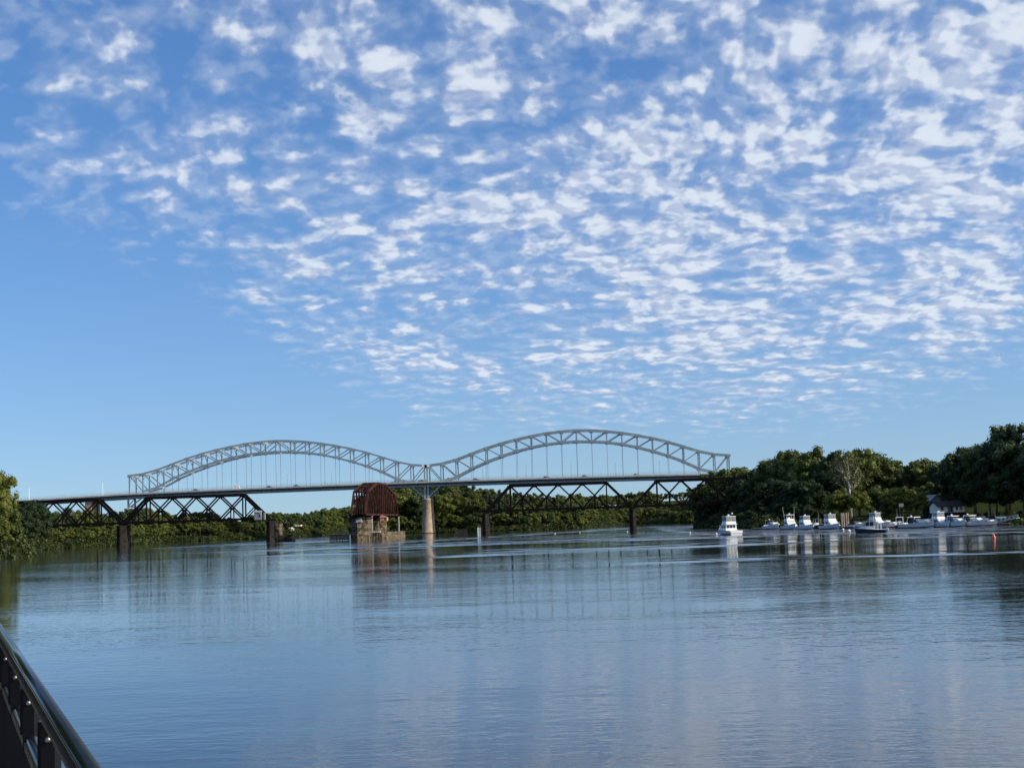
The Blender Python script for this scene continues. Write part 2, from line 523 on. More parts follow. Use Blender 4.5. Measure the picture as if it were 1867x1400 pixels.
for span, xs in enumerate((X0, XP)):
    sgn_end = 0.9
    for side, y in enumerate((YN, YF)):
        xt = [xs + PANEL * i for i in range(21)]
        xt[0] += sgn_end
        xt[20] -= sgn_end
        tz = [TOP[i if i <= 10 else 20 - i] for i in range(21)]
        bz = [BOT[i if i <= 10 else 20 - i] for i in range(21)]
        dz_ = [deck_z(x) for x in xt]
        mb = MB(BO)
        for i in range(20):
            mb.bar((xt[i] - 0.25, y, tz[i] + (tz[i] - tz[i + 1]) * 0.02), (xt[i + 1] + 0.25, y, tz[i + 1]), 1.15, 1.05)
        truss = mb.build('arch_truss', M_steel, bridge)
        truss['label'] = ('near' if side == 0 else 'far') + ' truss rib of the ' + ('western' if span == 0 else 'eastern') + ' arch'
        mb = MB(BO)
        for i in range(1, 19):
            mb.bar((xt[i] - 0.2, y, bz[i]), (xt[i + 1] + 0.2, y, bz[i + 1]), 1.2, 1.25)
        mb.build('bottom_chord', M_steel, truss)
        for i in range(21):
            lo = bz[i] if bz[i] is not None else dz_[i] - 1.2
            if i in (1, 19):
                lo = dz_[i] - 1.4
            member('vertical_post', (xt[i], y, lo), (xt[i], y, tz[i]), 0.85 if i in (0, 20) else 0.62, 0.9 if i in (0, 20) else 0.75, M_steel, truss)
            if 2 <= i <= 18:
                if i >= 3 and i <= 17:
                    member('hanger', (xt[i], y, dz_[i] - 0.6), (xt[i], y, bz[i]), 0.19, 0.22, M_steel, truss)
                else:
                    member('hanger', (xt[i], y, dz_[i] - 0.6), (xt[i], y, bz[i]), 0.5, 0.5, M_steel, truss)
        for i in range(20):
            if i < 9:
                a, b_ = (xt[i], y, tz[i]), (xt[i + 1], y, bz[i + 1])
            elif i == 9:
                a, b_ = (xt[9], y, bz[9]), (xt[10], y, tz[10])
            elif i == 10:
                a, b_ = (xt[10], y, tz[10]), (xt[11], y, bz[11])
            else:
                a, b_ = (xt[i], y, bz[i]), (xt[i + 1], y, tz[i + 1])
            member('diagonal', a, b_, 0.55, 0.62, M_steel, truss)
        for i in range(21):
            white = (span == 0 and side == 1 and i <= 10) or (span == 0 and i == 20) or (span == 1 and i == 0 and side == 0)  # sun glints on these plates are put in as white colour
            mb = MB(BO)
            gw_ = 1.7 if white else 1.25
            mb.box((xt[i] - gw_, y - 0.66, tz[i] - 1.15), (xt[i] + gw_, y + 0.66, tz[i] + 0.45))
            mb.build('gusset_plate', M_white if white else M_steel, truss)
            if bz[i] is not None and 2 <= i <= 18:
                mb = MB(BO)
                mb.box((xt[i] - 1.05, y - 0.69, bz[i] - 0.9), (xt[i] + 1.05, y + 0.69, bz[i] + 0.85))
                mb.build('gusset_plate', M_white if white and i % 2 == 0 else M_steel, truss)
    # cross frames between the two ribs
    for i in range(21):
        x = xs + PANEL * i + (sgn_end if i == 0 else -sgn_end if i == 20 else 0)
        z = TOP[i if i <= 10 else 20 - i]
        zb = BOT[i if i <= 10 else 20 - i]
        mb = MB(BO)
        mb.bar((x, YN + 0.6, z - 0.1), (x, YF - 0.6, z - 0.1), 0.5, 0.6)
        drop = 4.2 if i in (0, 1, 19, 20) else 5.0
        mb.bar((x, YN + 0.6, z - drop), (x, (YN + YF) / 2, z - 0.5), 0.32, 0.32)
        mb.bar((x, (YN + YF) / 2, z - 0.5), (x, YF - 0.6, z - drop), 0.32, 0.32)
        if zb and 4 <= i <= 16:
            mb.bar((x, YN + 0.6, zb), (x, YF - 0.6, zb), 0.5, 0.5)
        mb.build('sway_frame', M_steel, bridge)
    for i in range(20):
        xa, xb = xs + PANEL * i, xs + PANEL * (i + 1)
        za, zb = [TOP[j if j <= 10 else 20 - j] for j in (i, i + 1)]
        member('lateral_brace', (xa, YN if i % 2 else YF, za), (xb, YF if i % 2 else YN, zb), 0.3, 0.3, M_steel, bridge)

# roadway, in panel lengths so that it follows the crown of the road
xs_all = [X0 - 150 + 15 * i for i in range(10)] + [X0 + PANEL * i for i in range(41)] + [X1 + 12 * i for i in range(1, 16)]
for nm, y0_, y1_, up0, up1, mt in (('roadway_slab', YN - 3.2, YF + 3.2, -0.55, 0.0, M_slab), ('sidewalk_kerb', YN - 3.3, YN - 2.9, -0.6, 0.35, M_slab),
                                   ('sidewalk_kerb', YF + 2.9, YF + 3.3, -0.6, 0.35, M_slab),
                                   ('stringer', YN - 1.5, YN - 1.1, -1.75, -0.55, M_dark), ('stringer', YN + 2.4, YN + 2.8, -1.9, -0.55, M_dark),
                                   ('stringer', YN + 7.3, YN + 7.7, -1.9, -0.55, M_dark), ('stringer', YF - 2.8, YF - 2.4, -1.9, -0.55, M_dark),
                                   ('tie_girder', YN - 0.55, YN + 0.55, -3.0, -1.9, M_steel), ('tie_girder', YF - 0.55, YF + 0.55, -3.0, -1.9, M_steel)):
    mb = MB(BO)
    for xa, xb in zip(xs_all, xs_all[1:]):
        if nm == 'tie_girder' and (xa < X0 - 1 or xb > X1 + 1):
            continue
        za, zb = deck_z(xa), deck_z(xb)
        mb.add([(xa, y0_, za + up0), (xb, y0_, zb + up0), (xb, y1_, zb + up0), (xa, y1_, za + up0),
                (xa, y0_, za + up1), (xb, y0_, zb + up1), (xb, y1_, zb + up1), (xa, y1_, za + up1)],
               [(0, 3, 2, 1), (4, 5, 6, 7), (0, 1, 5, 4), (1, 2, 6, 5), (2, 3, 7, 6), (3, 0, 4, 7)])
    mb.build(nm, mt, bridge)
for i in range(41):
    x = X0 + PANEL * i
    z = deck_z(x)
    mb = MB(BO)
    mb.add([(x - 0.22, YN - 3.1, z - 0.56), (x + 0.22, YN - 3.1, z - 0.56), (x - 0.22, YN - 3.1, z - 0.95), (x + 0.22, YN - 3.1, z - 0.95),
            (x - 0.22, YN - 0.5, z - 0.56), (x + 0.22, YN - 0.5, z - 0.56), (x - 0.22, YN - 0.5, z - 2.3), (x + 0.22, YN - 0.5, z - 2.3)],
           [(0, 2, 3, 1), (4, 5, 7, 6), (0, 1, 5, 4), (2, 6, 7, 3), (0, 4, 6, 2), (1, 3, 7, 5)])
    mb.build('sidewalk_bracket', M_steel, bridge)
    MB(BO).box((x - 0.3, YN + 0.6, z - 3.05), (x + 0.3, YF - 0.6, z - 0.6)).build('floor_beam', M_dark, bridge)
# tall pedestrian fence, near and far edge
for y in (YN - 3.05, YF + 3.05):
    mb = MB(BO)
    x = xs_all[0]
    while x < xs_all[-1] - 1:
        z = deck_z(x)
        mb.box((x - 0.06, y - 0.05, z + 0.3), (x + 0.06, y + 0.05, z + 2.25))
        mb.box((x + 0.94, y - 0.03, z + 0.3), (x + 1.0, y + 0.03, z + 1.35))
        x += 2.0
    for xa, xb in zip(xs_all, xs_all[1:]):
        for hh in (0.75, 1.3, 2.2):
            mb.bar((xa, y, deck_z(xa) + hh), (xb, y, deck_z(xb) + hh), 0.06, 0.07)
    o = mb.build('pedestrian_fence', M_fence, bridge)
    o['kind'] = 'stuff'

# towers and piers under the arch springings
for n_, px_ in enumerate((X0, XP, X1)):
    zt = 23.2
    for y in (YN, YF):
        for dx_ in ((-1.1, 1.1) if n_ == 1 else (0.0,)):
            member('tower_leg', (px_ + dx_, y, zt), (px_ + dx_, y, deck_z(px_) - 1.0), 1.0, 1.1, M_steel, bridge)
        for s in (-1, 1):
            if (n_ == 0 and s < 0) or (n_ == 2 and s > 0):
                continue
            member('springing_strut', (px_ + s * 1.4, y, zt + 0.9), (px_ + s * PANEL, y, deck_z(px_) - 2.2), 0.75, 0.8, M_steel, bridge)
    member('tower_brace', (px_, YN, zt + 1.2), (px_, YF, zt + 1.2), 0.6, 0.8, M_steel, bridge)
    member('tower_brace', (px_, YN, zt + 1.5), (px_, YF, zt + 7.0), 0.4, 0.4, M_steel, bridge)
    zb = -2.0 if n_ == 1 else ground_z(px_, YN) - 2
    for y in (YN, YF):
        col_ = MB(BO).lathe((px_, y, 0), [(3.9, zb), (3.85, 1.2), (3.55, 1.5), (2.7, zt - 1.1), (2.8, zt - 1.0), (2.8, zt - 0.1), (2.6, zt)], 20)
        o = col_.build('pier_column', M_conc, bridge, True)
        if n_ == 1:
            MB(BO).lathe((px_, y, 0), [(3.90, -1.0), (3.89, 0.55), (3.86, 0.7)], 20).build('waterline_stain', mat('dark algae stain', (0.05, 0.045, 0.03), 0.8, 0.4, 1.5), bridge, True)
    MB(BO).frustum((px_ - 1.7, YN + 2, zb), (px_ + 1.7, YF - 2, zt - 1.4), px_ - 1.3, px_ + 1.3, YN + 2, YF - 2).build('pier_wall', M_conc, bridge)
# approach spans on the left
for y in (YN + 0.5, YF - 0.5):
    mb = MB(BO)
    for xa, xb in zip(xs_all[:10], xs_all[1:11]):
        za, zb = deck_z(xa) - 0.56, deck_z(xb) - 0.56
        mb.add([(xa, y - 0.25, za - 2.6), (xb, y - 0.25, zb - 2.6), (xb, y + 0.25, zb - 2.6), (xa, y + 0.25, za - 2.6),
                (xa, y - 0.25, za), (xb, y - 0.25, zb), (xb, y + 0.25, zb), (xa, y + 0.25, za)],
               [(0, 3, 2, 1), (4, 5, 6, 7), (0, 1, 5, 4), (1, 2, 6, 5), (2, 3, 7, 6), (3, 0, 4, 7)])
    mb.build('approach_girder', M_steel, bridge)
for x in (X0 - 27, X0 - 85):
    gz = ground_z(x, YN)
    MB(BO).box((x - 2.2, YN - 1.5, gz - 1), (x + 2.2, YF + 1.5, deck_z(x) - 3.2)).build('approach_pier', M_conc, bridge)
for x in (X1 + 50, X1 + 110):
    gz = ground_z(x, YN)
    MB(BO).box((x - 1.5, YN - 1.5, gz - 1), (x + 1.5, YF + 1.5, deck_z(x) - 2.0)).build('approach_pier', M_conc, bridge)

# lamps along the roadway
lamp_words = [(53, 'sunlit white lamp mast at the far left end of the road bridge'), (187, 'sunlit white lamp mast on the approach left of the first arch'),
              (524, 'thin lamp mast under the crown of the left arch'), (605, 'thin lamp mast between hangers right of the left arch crown'),
              (680, 'thin lamp mast above the rusty swing span'), (881, 'thin lamp mast right of the centre pier'),
              (960, 'thin lamp mast left of the right arch crown'), (1042, 'tall lamp mast beside the hanger at the right arch crown'),
              (1123, 'thin lamp mast right of the right arch crown'), (1204, 'thin lamp mast near the right foot of the right arch')]
for px_, words in lamp_words:
    P_ = on_y(px_, 880, YN + 13)
    z = deck_z(P_.x)
    lamp = empty('street_lamp', (P_.x, YN + 13, z))
    tag(lamp, words, 'street lamp', 'lamps along the road bridge')
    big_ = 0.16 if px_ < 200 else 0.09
    MB().tube([(0, 0, 0), (0, 0, 9.2)], [big_ * 1.3, big_], 6).build('mast', M_white if px_ < 200 else M_steel, lamp)  # sunlight on the left masts is put in as white
    mb = MB().tube([(0, 0, 9.1), (0, -1.6, 9.6)], 0.06, 6)
    mb.build('bracket_arm', M_steel, lamp)
    MB().frustum((-0.16, -2.2, 9.5), (0.16, -1.5, 9.68), -0.1, 0.1, -2.1, -1.6).build('lamp_head', M_steel, lamp)

# vehicles on the roadway
M_glass = mat('dark glass', (0.015, 0.018, 0.022), 0.08, 0.1, 1.0)
M_tyre = mat('tyre rubber', (0.02, 0.02, 0.02), 0.8, 0.1, 3.0)


def make_vehicle(name, paint, L, W_, H_, words, cat, x, y, z, van=False):
    v = empty(name, (x, y, z))
    tag(v, words, cat, 'vehicles on the road bridge' if y > 1000 and y < 1040 else None)
    hb = 0.85
    MB().frustum((-L / 2, -W_ / 2, 0.3), (L / 2, W_ / 2, hb), -L / 2 + 0.08, L / 2 - 0.12, -W_ / 2 + 0.05, W_ / 2 - 0.05).build('body', paint, v)
    if van:
        cb = MB().frustum((-L / 2 + 0.05, -W_ / 2 + 0.06, hb), (L / 2 - 0.9, W_ / 2 - 0.06, H_), -L / 2 + 0.12, L / 2 - 1.5, -W_ / 2 + 0.15, W_ / 2 - 0.15)
        cb = cb.build('cargo_box', paint, v)
        MB().box((L / 2 - 2.0, -W_ / 2 + 0.0, 1.15), (L / 2 - 1.35, W_ / 2, 1.65)).build('side_window', M_glass, v)
    else:
        cb = MB().frustum((-L / 2 + 0.5, -W_ / 2 + 0.08, hb), (L / 2 - 1.1, W_ / 2 - 0.08, H_), -L / 2 + 1.1, L / 2 - 1.9, -W_ / 2 + 0.28, W_ / 2 - 0.28)
        cb.build('glasshouse', M_glass, v)
        MB().box((-L / 2 + 1.1, -W_ / 2 + 0.28, H_), (L / 2 - 1.9, W_ / 2 - 0.28, H_ + 0.05)).build('roof', paint, v)
    for sx in (-L / 2 + 0.85, L / 2 - 0.9):
        for sy in (-W_ / 2 + 0.1, W_ / 2 - 0.1):
            MB().tube([(sx, sy - 0.1, 0.33), (sx, sy + 0.1, 0.33)], 0.33, 12).build('wheel', M_tyre, v)
    return v


paints = {n_: mat(n_ + ' car paint', c_, 0.25, 0.03, 1.0) for n_, c_ in (('white', (0.8, 0.8, 0.8)), ('black', (0.02, 0.02, 0.022)), ('silver', (0.4, 0.41, 0.43)), ('red', (0.3, 0.03, 0.025)), ('grey', (0.12, 0.125, 0.13)))}
for px_, pn, van, words in ((357, 'grey', 0, 'grey car on the bridge near the left foot of the arch'), (432, 'white', 1, 'white van on the bridge under the left arch'),
                            (491, 'black', 0, 'black car on the bridge below the left arch crown'), (541, 'grey', 0, 'dark grey car right of the left arch crown'),
                            (868, 'black', 0, 'black car on the bridge just right of the centre pier'), (996, 'black', 0, 'black car on the bridge left of the right arch crown'),
                            (1066, 'grey', 0, 'grey car on the bridge at the right arch crown'), (1160, 'silver', 0, 'silver car on the bridge right of the right arch crown')):
    P_ = on_y(px_, 880, YN + 2.6)
    make_vehicle('delivery_van' if van else 'car', paints[pn], 5.6 if van else 4.6, 1.95, 2.4 if van else 1.5, words, 'van' if van else 'car', P_.x, YN + 2.6, deck_z(P_.x) + 0.004, van)

# ------------------------------------------------------------------ railroad truss spans
M_iron = mat('sooty black truss iron', (0.007, 0.0055, 0.006), 0.85, 0.35, 0.4, spec=0.1, rust=(0.018, 0.010, 0.008), rust_amt=0.25)
M_rust = mat('rusted swing span iron', (0.052, 0.021, 0.016), 0.9, 0.4, 0.5, spec=0.1, rust=(0.018, 0.010, 0.009), rust_amt=0.5)
M_stone = mat('dark pier masonry', (0.030, 0.025, 0.022), 0.95, 0.45, 0.7, bump=0.15, spec=0.2, rust=(0.085, 0.066, 0.048), rust_amt=0.30, courses=(1.5, 0.7))
M_stone2 = mat('mossy buff masonry', (0.20, 0.165, 0.105), 0.95, 0.5, 0.8, bump=0.3, spec=0.2, rust=(0.045, 0.040, 0.034), rust_amt=0.6, courses=(1.6, 0.75))
YR, RW, ZB, ZT = 729.0, 6.0, 11.3, 22.9


def rail_span(xa, xb, words):
    s = empty('railroad_truss_span', (xa, YR, 0))
    tag(s, words, 'truss bridge', 'fixed black railroad truss spans')
    o = (xa, YR, 0)
    pl = (xb - xa - 1.0) / 6.0
    xn = [xa + 0.5 + pl * i for i in range(7)]
    for y in (YR, YR + RW):
        def mem(nm, p, q, w, h_, par):
            return MB(o).bar(p, q, w, h_).build(nm, M_iron, par)
        tr = mem('top_chord', (xn[1] - 0.3, y, ZT), (xn[5] + 0.3, y, ZT), 0.7, 1.25, s)
        mem('bottom_chord', (xn[0], y, ZB), (xn[6], y, ZB), 0.6, 1.05, s)
        mem('end_post', (xn[0], y, ZB), (xn[1], y, ZT), 0.7, 1.15, tr)
        mem('end_post', (xn[6], y, ZB), (xn[5], y, ZT), 0.7, 1.15, tr)
        for i in (1, 5):
            mem('vertical_post', (xn[i], y, ZB), (xn[i], y, ZT), 0.55, 0.60, tr)
        for i in range(1, 5):
            mem('diagonal', (xn[i], y, ZT), (xn[i + 1], y, ZB), 0.5, 0.66, tr)
            mem('diagonal', (xn[i], y - 0.02, ZB), (xn[i + 1], y - 0.02, ZT), 0.48, 0.64, tr)
            xm = (xn[i] + xn[i + 1]) / 2
            mem('sub_post', (xm, y, ZB), (xm, y, (ZB + ZT) / 2), 0.42, 0.48, tr)
        for e, i_, j in ((0, 0, 1), (6, 6, 5)):
            xm = (xn[i_] + xn[j]) / 2
            zm = (ZB + ZT) / 2
            mem('sub_post', (xm, y, ZB), (xm, y, zm), 0.42, 0.48, tr)
            mem('sub_strut', (xm, y, zm), (xn[j], y, ZB), 0.42, 0.48, tr)
        for i in range(1, 6):
            MB(o).frustum((xn[i] - 0.75, y - 0.33, ZB - 1.15), (xn[i] + 0.75, y + 0.33, ZB + 0.6), xn[i] - 1.5, xn[i] + 1.5, y - 0.33, y + 0.33).build('gusset_plate', M_iron, tr)
            MB(o).box((xn[i] - 1.2, y - 0.34, ZT - 1.0), (xn[i] + 1.2, y + 0.34, ZT + 0.1)).build('gusset_plate', M_iron, tr)
    for i in range(1, 6):
        MB(o).bar((xn[i], YR, ZT), (xn[i], YR + RW, ZT), 0.35, 0.5).build('cross_strut', M_iron, s)
    for i in range(13):
        x = xn[0] + pl / 2 * i
        MB(o).box((x - 0.3, YR + 0.3, ZB - 1.1), (x + 0.3, YR + RW - 0.3, ZB - 0.2)).build('floor_beam', M_iron, s)
    MB(o).box((xn[0], YR + 1.6, ZB - 0.2), (xn[6], YR + 4.4, ZB + 0.25)).build('track_deck', M_iron, s)
    return s


XPA, XPB, XPC, XPD = on_y(222, 955, YR).x, on_y(489, 947, YR).x, on_y(885, 934, YR).x, on_y(1153, 921, YR).x
rail_span(XPA - 69.5, XPA, 'black truss span at the far left, half hidden by the riverside tree')
sp2 = rail_span(XPA, XPB, 'black truss span left of the open gap, with a small grey cabin on it')
rail_span(XPC, XPD, 'black truss span right of the gap, standing clear over open water')
rail_span(XPD, XPD + 69.5, 'black truss span at the right, running into the dark trees')


def pier_poly(x, y0_, y1_, w):
    c = w * 0.45
    return [(x - w / 2, y0_), (x - w / 2 + c, y0_ - c), (x + w / 2 - c, y0_ - c), (x + w / 2, y0_), (x + w / 2, y1_), (x + w / 2 - c, y1_ + c), (x - w / 2 + c, y1_ + c), (x - w / 2, y1_)]


def stone_pier(x, w, words, top=ZB - 1.25, extra=None):
    p = empty('stone_pier', (x, YR + RW / 2, 0))
    tag(p, words, 'bridge pier', 'masonry piers of the railroad bridge')
    o = (x, YR + RW / 2, 0)
    zb_ = min(-2.0, ground_z(x, YR) - 1)
    MB(o).prism(pier_poly(x, YR - 1.5, YR + RW + 1.5, w * 1.18), zb_, top - 0.7, pier_poly(x, YR - 1.2, YR + RW + 1.2, w)).build('shaft', M_stone, p)
    MB(o).prism(pier_poly(x, YR - 1.5, YR + RW + 1.5, w * 1.12), top - 0.7, top).build('cap_stone', M_stone, p)
    for y in (YR, YR + RW):
        MB(o).box((x - 1.2, y - 0.4, top), (x + 1.2, y + 0.4, top + 0.85)).build('bearing_block', M_iron, p)
    return p, o


stone_pier(XPA, 4.0, 'dark stone pier under the joint of the two left truss spans')
stone_pier(XPD, 2.8, 'slim dark stone pier under the joint of the two right truss spans')
stone_pier(XPC, 3.0, 'dark stone pier beside the slatted timber fender')
p, o = stone_pier(XPB + 1.2, 3.6, 'stone pier at the left edge of the gap with a low stone apron')
MB(o).prism([(XPB + 3.6, YR - 1), (XPB + 5.4, YR - 1), (XPB + 5.4, YR + 7), (XPB + 3.6, YR + 7)], -2, ZB - 2.6).build('buttress', M_stone2, p)
MB(o).prism([(XPB + 5.4, YR - 2), (XPB + 11.6, YR - 1), (XPB + 11.6, YR + 6), (XPB + 5.4, YR + 7)], -2, 3.1,
            [(XPB + 5.4, YR - 1.6), (XPB + 11.9, YR - 0.6), (XPB + 11.9, YR + 5.6), (XPB + 5.4, YR + 6.6)]).build('apron', M_stone, p)
for xx in (XPA - 69.5, XPD + 69.5):
    p = empty('stone_abutment', (xx, YR + 3, 0))
    tag(p, 'stone abutment at the ' + ('left' if xx < 0 else 'right') + ' end of the railroad bridge', 'abutment')
    zz_ = ground_z(xx, YR + 3)
    MB((xx, YR + 3, 0)).box((xx - (6 if xx < 0 else 1), YR - 2, zz_ - 1), (xx + (1 if xx < 0 else 6), YR + RW + 2, ZB - 1.25)).build('wall', M_stone, p)
    MB((xx, YR + 3, 0)).box((xx - 1, YR - 2.2, ZB - 1.25), (xx + 1, YR + RW + 2.2, ZB - 0.75)).build('cap_stone', M_stone, p)

# grey cabin hung on the left span
M_shack = mat('weathered grey boards', (0.27, 0.28, 0.31), 0.8, 0.2, 0.8)
ca = on_y(472, 951, YR - 1.6)
cb = empty('signal_cabin', (ca.x, YR - 1.7, ZB - 0.6))
tag(cb, 'small weathered grey cabin hung on the truss beside the gap', 'cabin')
MB().box((-2.2, -1.3, -0.25), (3.6, 1.3, 0)).build('platform', M_iron, cb)
w_ = MB().box((-2.0, -1.1, 0), (1.2, 1.1, 3.6)).build('wall', M_shack, cb)
for i in range(6):
    MB().box((-1.95 + 0.53 * i, -1.14, 0.02), (-1.47 + 0.53 * i, -1.1, 3.5)).build('board', M_shack, w_)
MB().box((0.25, -1.17, 1.2), (0.95, -1.14, 2.8)).build('window', M_glass, cb)
MB().frustum((-2.3, -1.4, 3.6), (1.5, 1.4, 4.4), -2.3, 1.5, -0.1, 0.1).build('roof', M_shack, cb)
MB().box((2.6, -1.1, 0), (3.4, -0.3, 3.3)).build('cable_box', mat('pale green cabinet', (0.36, 0.38, 0.30), 0.6, 0.1, 1), cb)

# open swing span, turned along the stream
XS = on_y(666, 938, 680).x
XS2 = XS - RW - 0.4
sw = empty('swing_span', (XS - 3.2, 732, 0))
tag(sw, 'rusty brown swing span turned open along the river on its pivot pier', 'swing bridge')
SO = (XS - 3.2, 732, 0)
SN = [(680, ZB), (689, 21.4), (702, 23.6), (719, 26.0), (745, 26.0), (762, 23.6), (778, 21.4), (787, ZB)]
for x in (XS, XS2):
    def mem(nm, p, q, w, h_, par):
        return MB(SO).bar(p, q, w, h_).build(nm, M_rust, par)
    tr = mem('bottom_chord', (x, 680, ZB), (x, 787, ZB), 0.7, 0.9, sw)
    for (ya, za), (yb, zb) in zip(SN, SN[1:]):
        mem('end_post' if za == ZB or zb == ZB else 'top_chord', (x, ya, za), (x, yb, zb), 0.75, 0.95, tr)

    def top_at(y):
        return float(np.interp(y, [a for a, _ in SN], [c for _, c in SN]))
    ys = [689, 696, 703, 711, 719, 726, 732, 738, 745, 753, 761, 770, 778]
    for y in ys:
        mem('vertical_post', (x, y, ZB), (x, y, top_at(y)), 0.5, 0.55 if y not in (719, 745) else 0.9, tr)
    for ya, yb in zip(ys, ys[1:]):
        if yb <= 732:
            mem('diagonal', (x, ya, top_at(ya)), (x, yb, ZB), 0.38, 0.4, tr)
        else:
            mem('diagonal', (x, ya, ZB), (x, yb, top_at(yb)), 0.38, 0.4, tr)
for y, z in ((689, 21.4), (702, 23.6), (719, 26.0), (732, 26.0), (745, 26.0), (762, 23.6), (778, 21.4)):
    MB(SO).bar((XS, y, z), (XS2, y, z), 0.6, 0.8).build('cross_strut', M_rust, sw)
    fr = MB(SO).bar((XS, y, z - 1.9), (XS2, y, z - 1.9), 0.35, 0.5)
    fr.bar((XS, y, z - 4.4), (XS - 3.2, y, z - 1.9), 0.3, 0.35)
    fr.bar((XS2, y, z - 4.4), (XS - 3.2, y, z - 1.9), 0.3, 0.35)
    fr.build('sway_frame', M_rust, sw)
for (ya, za), (yb, zb) in zip(SN[1:-1], SN[2:-1]):
    for q in range(3):
        y0_, y1_ = ya + (yb - ya) * q / 3, ya + (yb - ya) * (q + 1) / 3
        z0_, z1_ = za + (zb - za) * q / 3, za + (zb - za) * (q + 1) / 3
        MB(SO).bar((XS, y0_, z0_), (XS2, y1_, z1_), 0.3, 0.35).build('lateral_brace', M_rust, sw)
        MB(SO).bar((XS2, y0_, z0_ - 0.02), (XS, y1_, z1_ - 0.02), 0.3, 0.35).build('lateral_brace', M_rust, sw)
for i in range(16):
    y = 681 + 7 * i
    MB(SO).box((XS2 + 0.4, y - 0.3, ZB - 1.2), (XS - 0.4, y + 0.3, ZB - 0.2)).build('floor_beam', M_iron, sw)
MB(SO).box((XS2 + 1.6, 680, ZB - 0.2), (XS - 1.6, 787, ZB + 0.3)).build('track_deck', M_iron, sw)
MB(SO).lathe((XS - 3.2, 732, 0), [(4.2, ZB - 3.0), (4.2, ZB - 1.3), (3.9, ZB - 1.2)], 24).build('pivot_drum', M_iron, sw)

# pivot pier, rest pier and stone guard wall under the swing span
pv = empty('pivot_pier', (XS - 3.2, 732, 0))
tag(pv, 'buff stone pivot pier with a long low guard wall under the swing span', 'bridge pier')
MB((XS - 3.2, 732, 0)).lathe((XS - 3.2, 732, 0), [(6.8, -2), (6.6, 3.0), (5.6, 3.1), (5.2, ZB - 3.7), (5.6, ZB - 3.6), (5.6, ZB - 3.0)], 10).build('shaft', M_stone2, pv)
MB((XS - 3.2, 732, 0)).prism([(XS - 7.5, 720), (XS + 1.5, 720), (XS + 2.2, 800), (XS - 3, 806), (XS - 8, 800)], -2, 3.0,
                             [(XS - 7.2, 720.3), (XS + 1.2, 720.3), (XS + 1.8, 799.6), (XS - 3, 805), (XS - 7.6, 799.6)]).build('guard_wall', M_stone2, pv)
rp = empty('rest_pier', (XS - 3.2, 683, 0))
tag(rp, 'tall stone rest pier under the near end of the swing span', 'bridge pier')
ro = (XS - 3.2, 683, 0)
MB(ro).prism([(XS2 - 0.8, 683), (XS - 3.4, 677.5), (XS + 1.3, 680), (XS + 1.3, 693), (XS2 - 0.8, 693)], -2, ZB - 2.0,
             [(XS2 - 0.3, 683.3), (XS - 3.4, 678.3), (XS + 0.9, 680.6), (XS + 0.9, 692.6), (XS2 - 0.3, 692.6)]).build('shaft', M_stone2, rp)
MB(ro).prism([(XS2 - 0.9, 682.7), (XS - 3.4, 677.4), (XS + 1.4, 679.9), (XS + 1.4, 693.2), (XS2 - 0.9, 693.2)], ZB - 2.0, ZB - 1.3).build('cap_stone', M_stone, rp)
MB(ro).box((XS2 + 2.4, 678.2, ZB - 3.4), (XS2 + 5.0, 679.4, ZB - 1.9)).build('navigation_board', mat('pale grey board', (0.42, 0.45, 0.47), 0.6, 0.1, 1), rp)
# timber fender to the left of the rest pier
M_timber = mat('dark wet timber', (0.045, 0.038, 0.03), 0.85, 0.4, 1.2, bump=0.05, rust=(0.13, 0.11, 0.06), rust_amt=0.25)
fd = empty('timber_fender', (XS2 - 5, 684, 0))
tag(fd, 'low dark timber fender left of the rest pier', 'fender')
fo = (XS2 - 5, 684, 0)
for i in range(7):
    MB(fo).box((XS2 - 9.5 + 1.25 * i, 680.7, -2), (XS2 - 9.1 + 1.25 * i, 681.1, 2.4 + 0.08 * i)).build('pile', M_timber, fd)
for i in range(4):
    MB(fo).box((XS2 - 10.0, 680.4, 0.35 + 0.62 * i), (XS2 - 0.9, 680.7, 0.8 + 0.62 * i)).build('plank', M_timber, fd)
MB(fo).frustum((XS2 - 10.2, 680.3, 2.8), (XS2 - 0.9, 688, 3.0), XS2 - 5.0, XS2 - 0.9, 682, 687).build('cap', mat('mossy plank top', (0.17, 0.18, 0.10), 0.9, 0.3, 1), fd)
MB(fo).box((XS2 - 0.75, 679.4, -1.5), (XS2 - 0.35, 679.8, 2.6)).build('gauge_post', M_white, fd)
bm = empty('service_catwalk', (XS + 3, 690, 0))
tag(bm, 'short pale catwalk on dark piles right of the rest pier', 'catwalk')
bo = (XS + 3, 690, 0)
MB(bo).box((XS + 1.35, 688, 3.1), (XS + 5.2, 690, 3.6)).build('walkway', mat('pale walkway boards', (0.62, 0.60, 0.52), 0.8, 0.1, 1), bm)
for x in (XS + 1.9, XS + 3.3, XS + 4.7):
    MB(bo).tube([(x, 689, -2), (x, 689, 3.1)], 0.28, 8).build('pile', M_timber, bm)
for x, y in ((XS + 0.6, 695), (XS + 1.2, 781)):
    q = empty('support_post', (x, y, 2.9 if y > 720 else -1))
    tag(q, 'pale upright post under the ' + ('far' if y > 720 else 'near') + ' end of the swing span', 'post')
    MB().tube([(0, 0, 0), (0, 0, ZB - 0.6 - (2.9 if y > 720 else -1))], 0.45, 8).build('shaft', mat('pale weathered post', (0.30, 0.29, 0.30), 0.8, 0.2, 1), q)
    MB().box((-0.7, -0.7, ZB - 0.6 - (2.9 if y > 720 else -1)), (0.7, 0.7, ZB - 0.45 - (2.9 if y > 720 else -1))).build('cap_plate', M_rust, q)
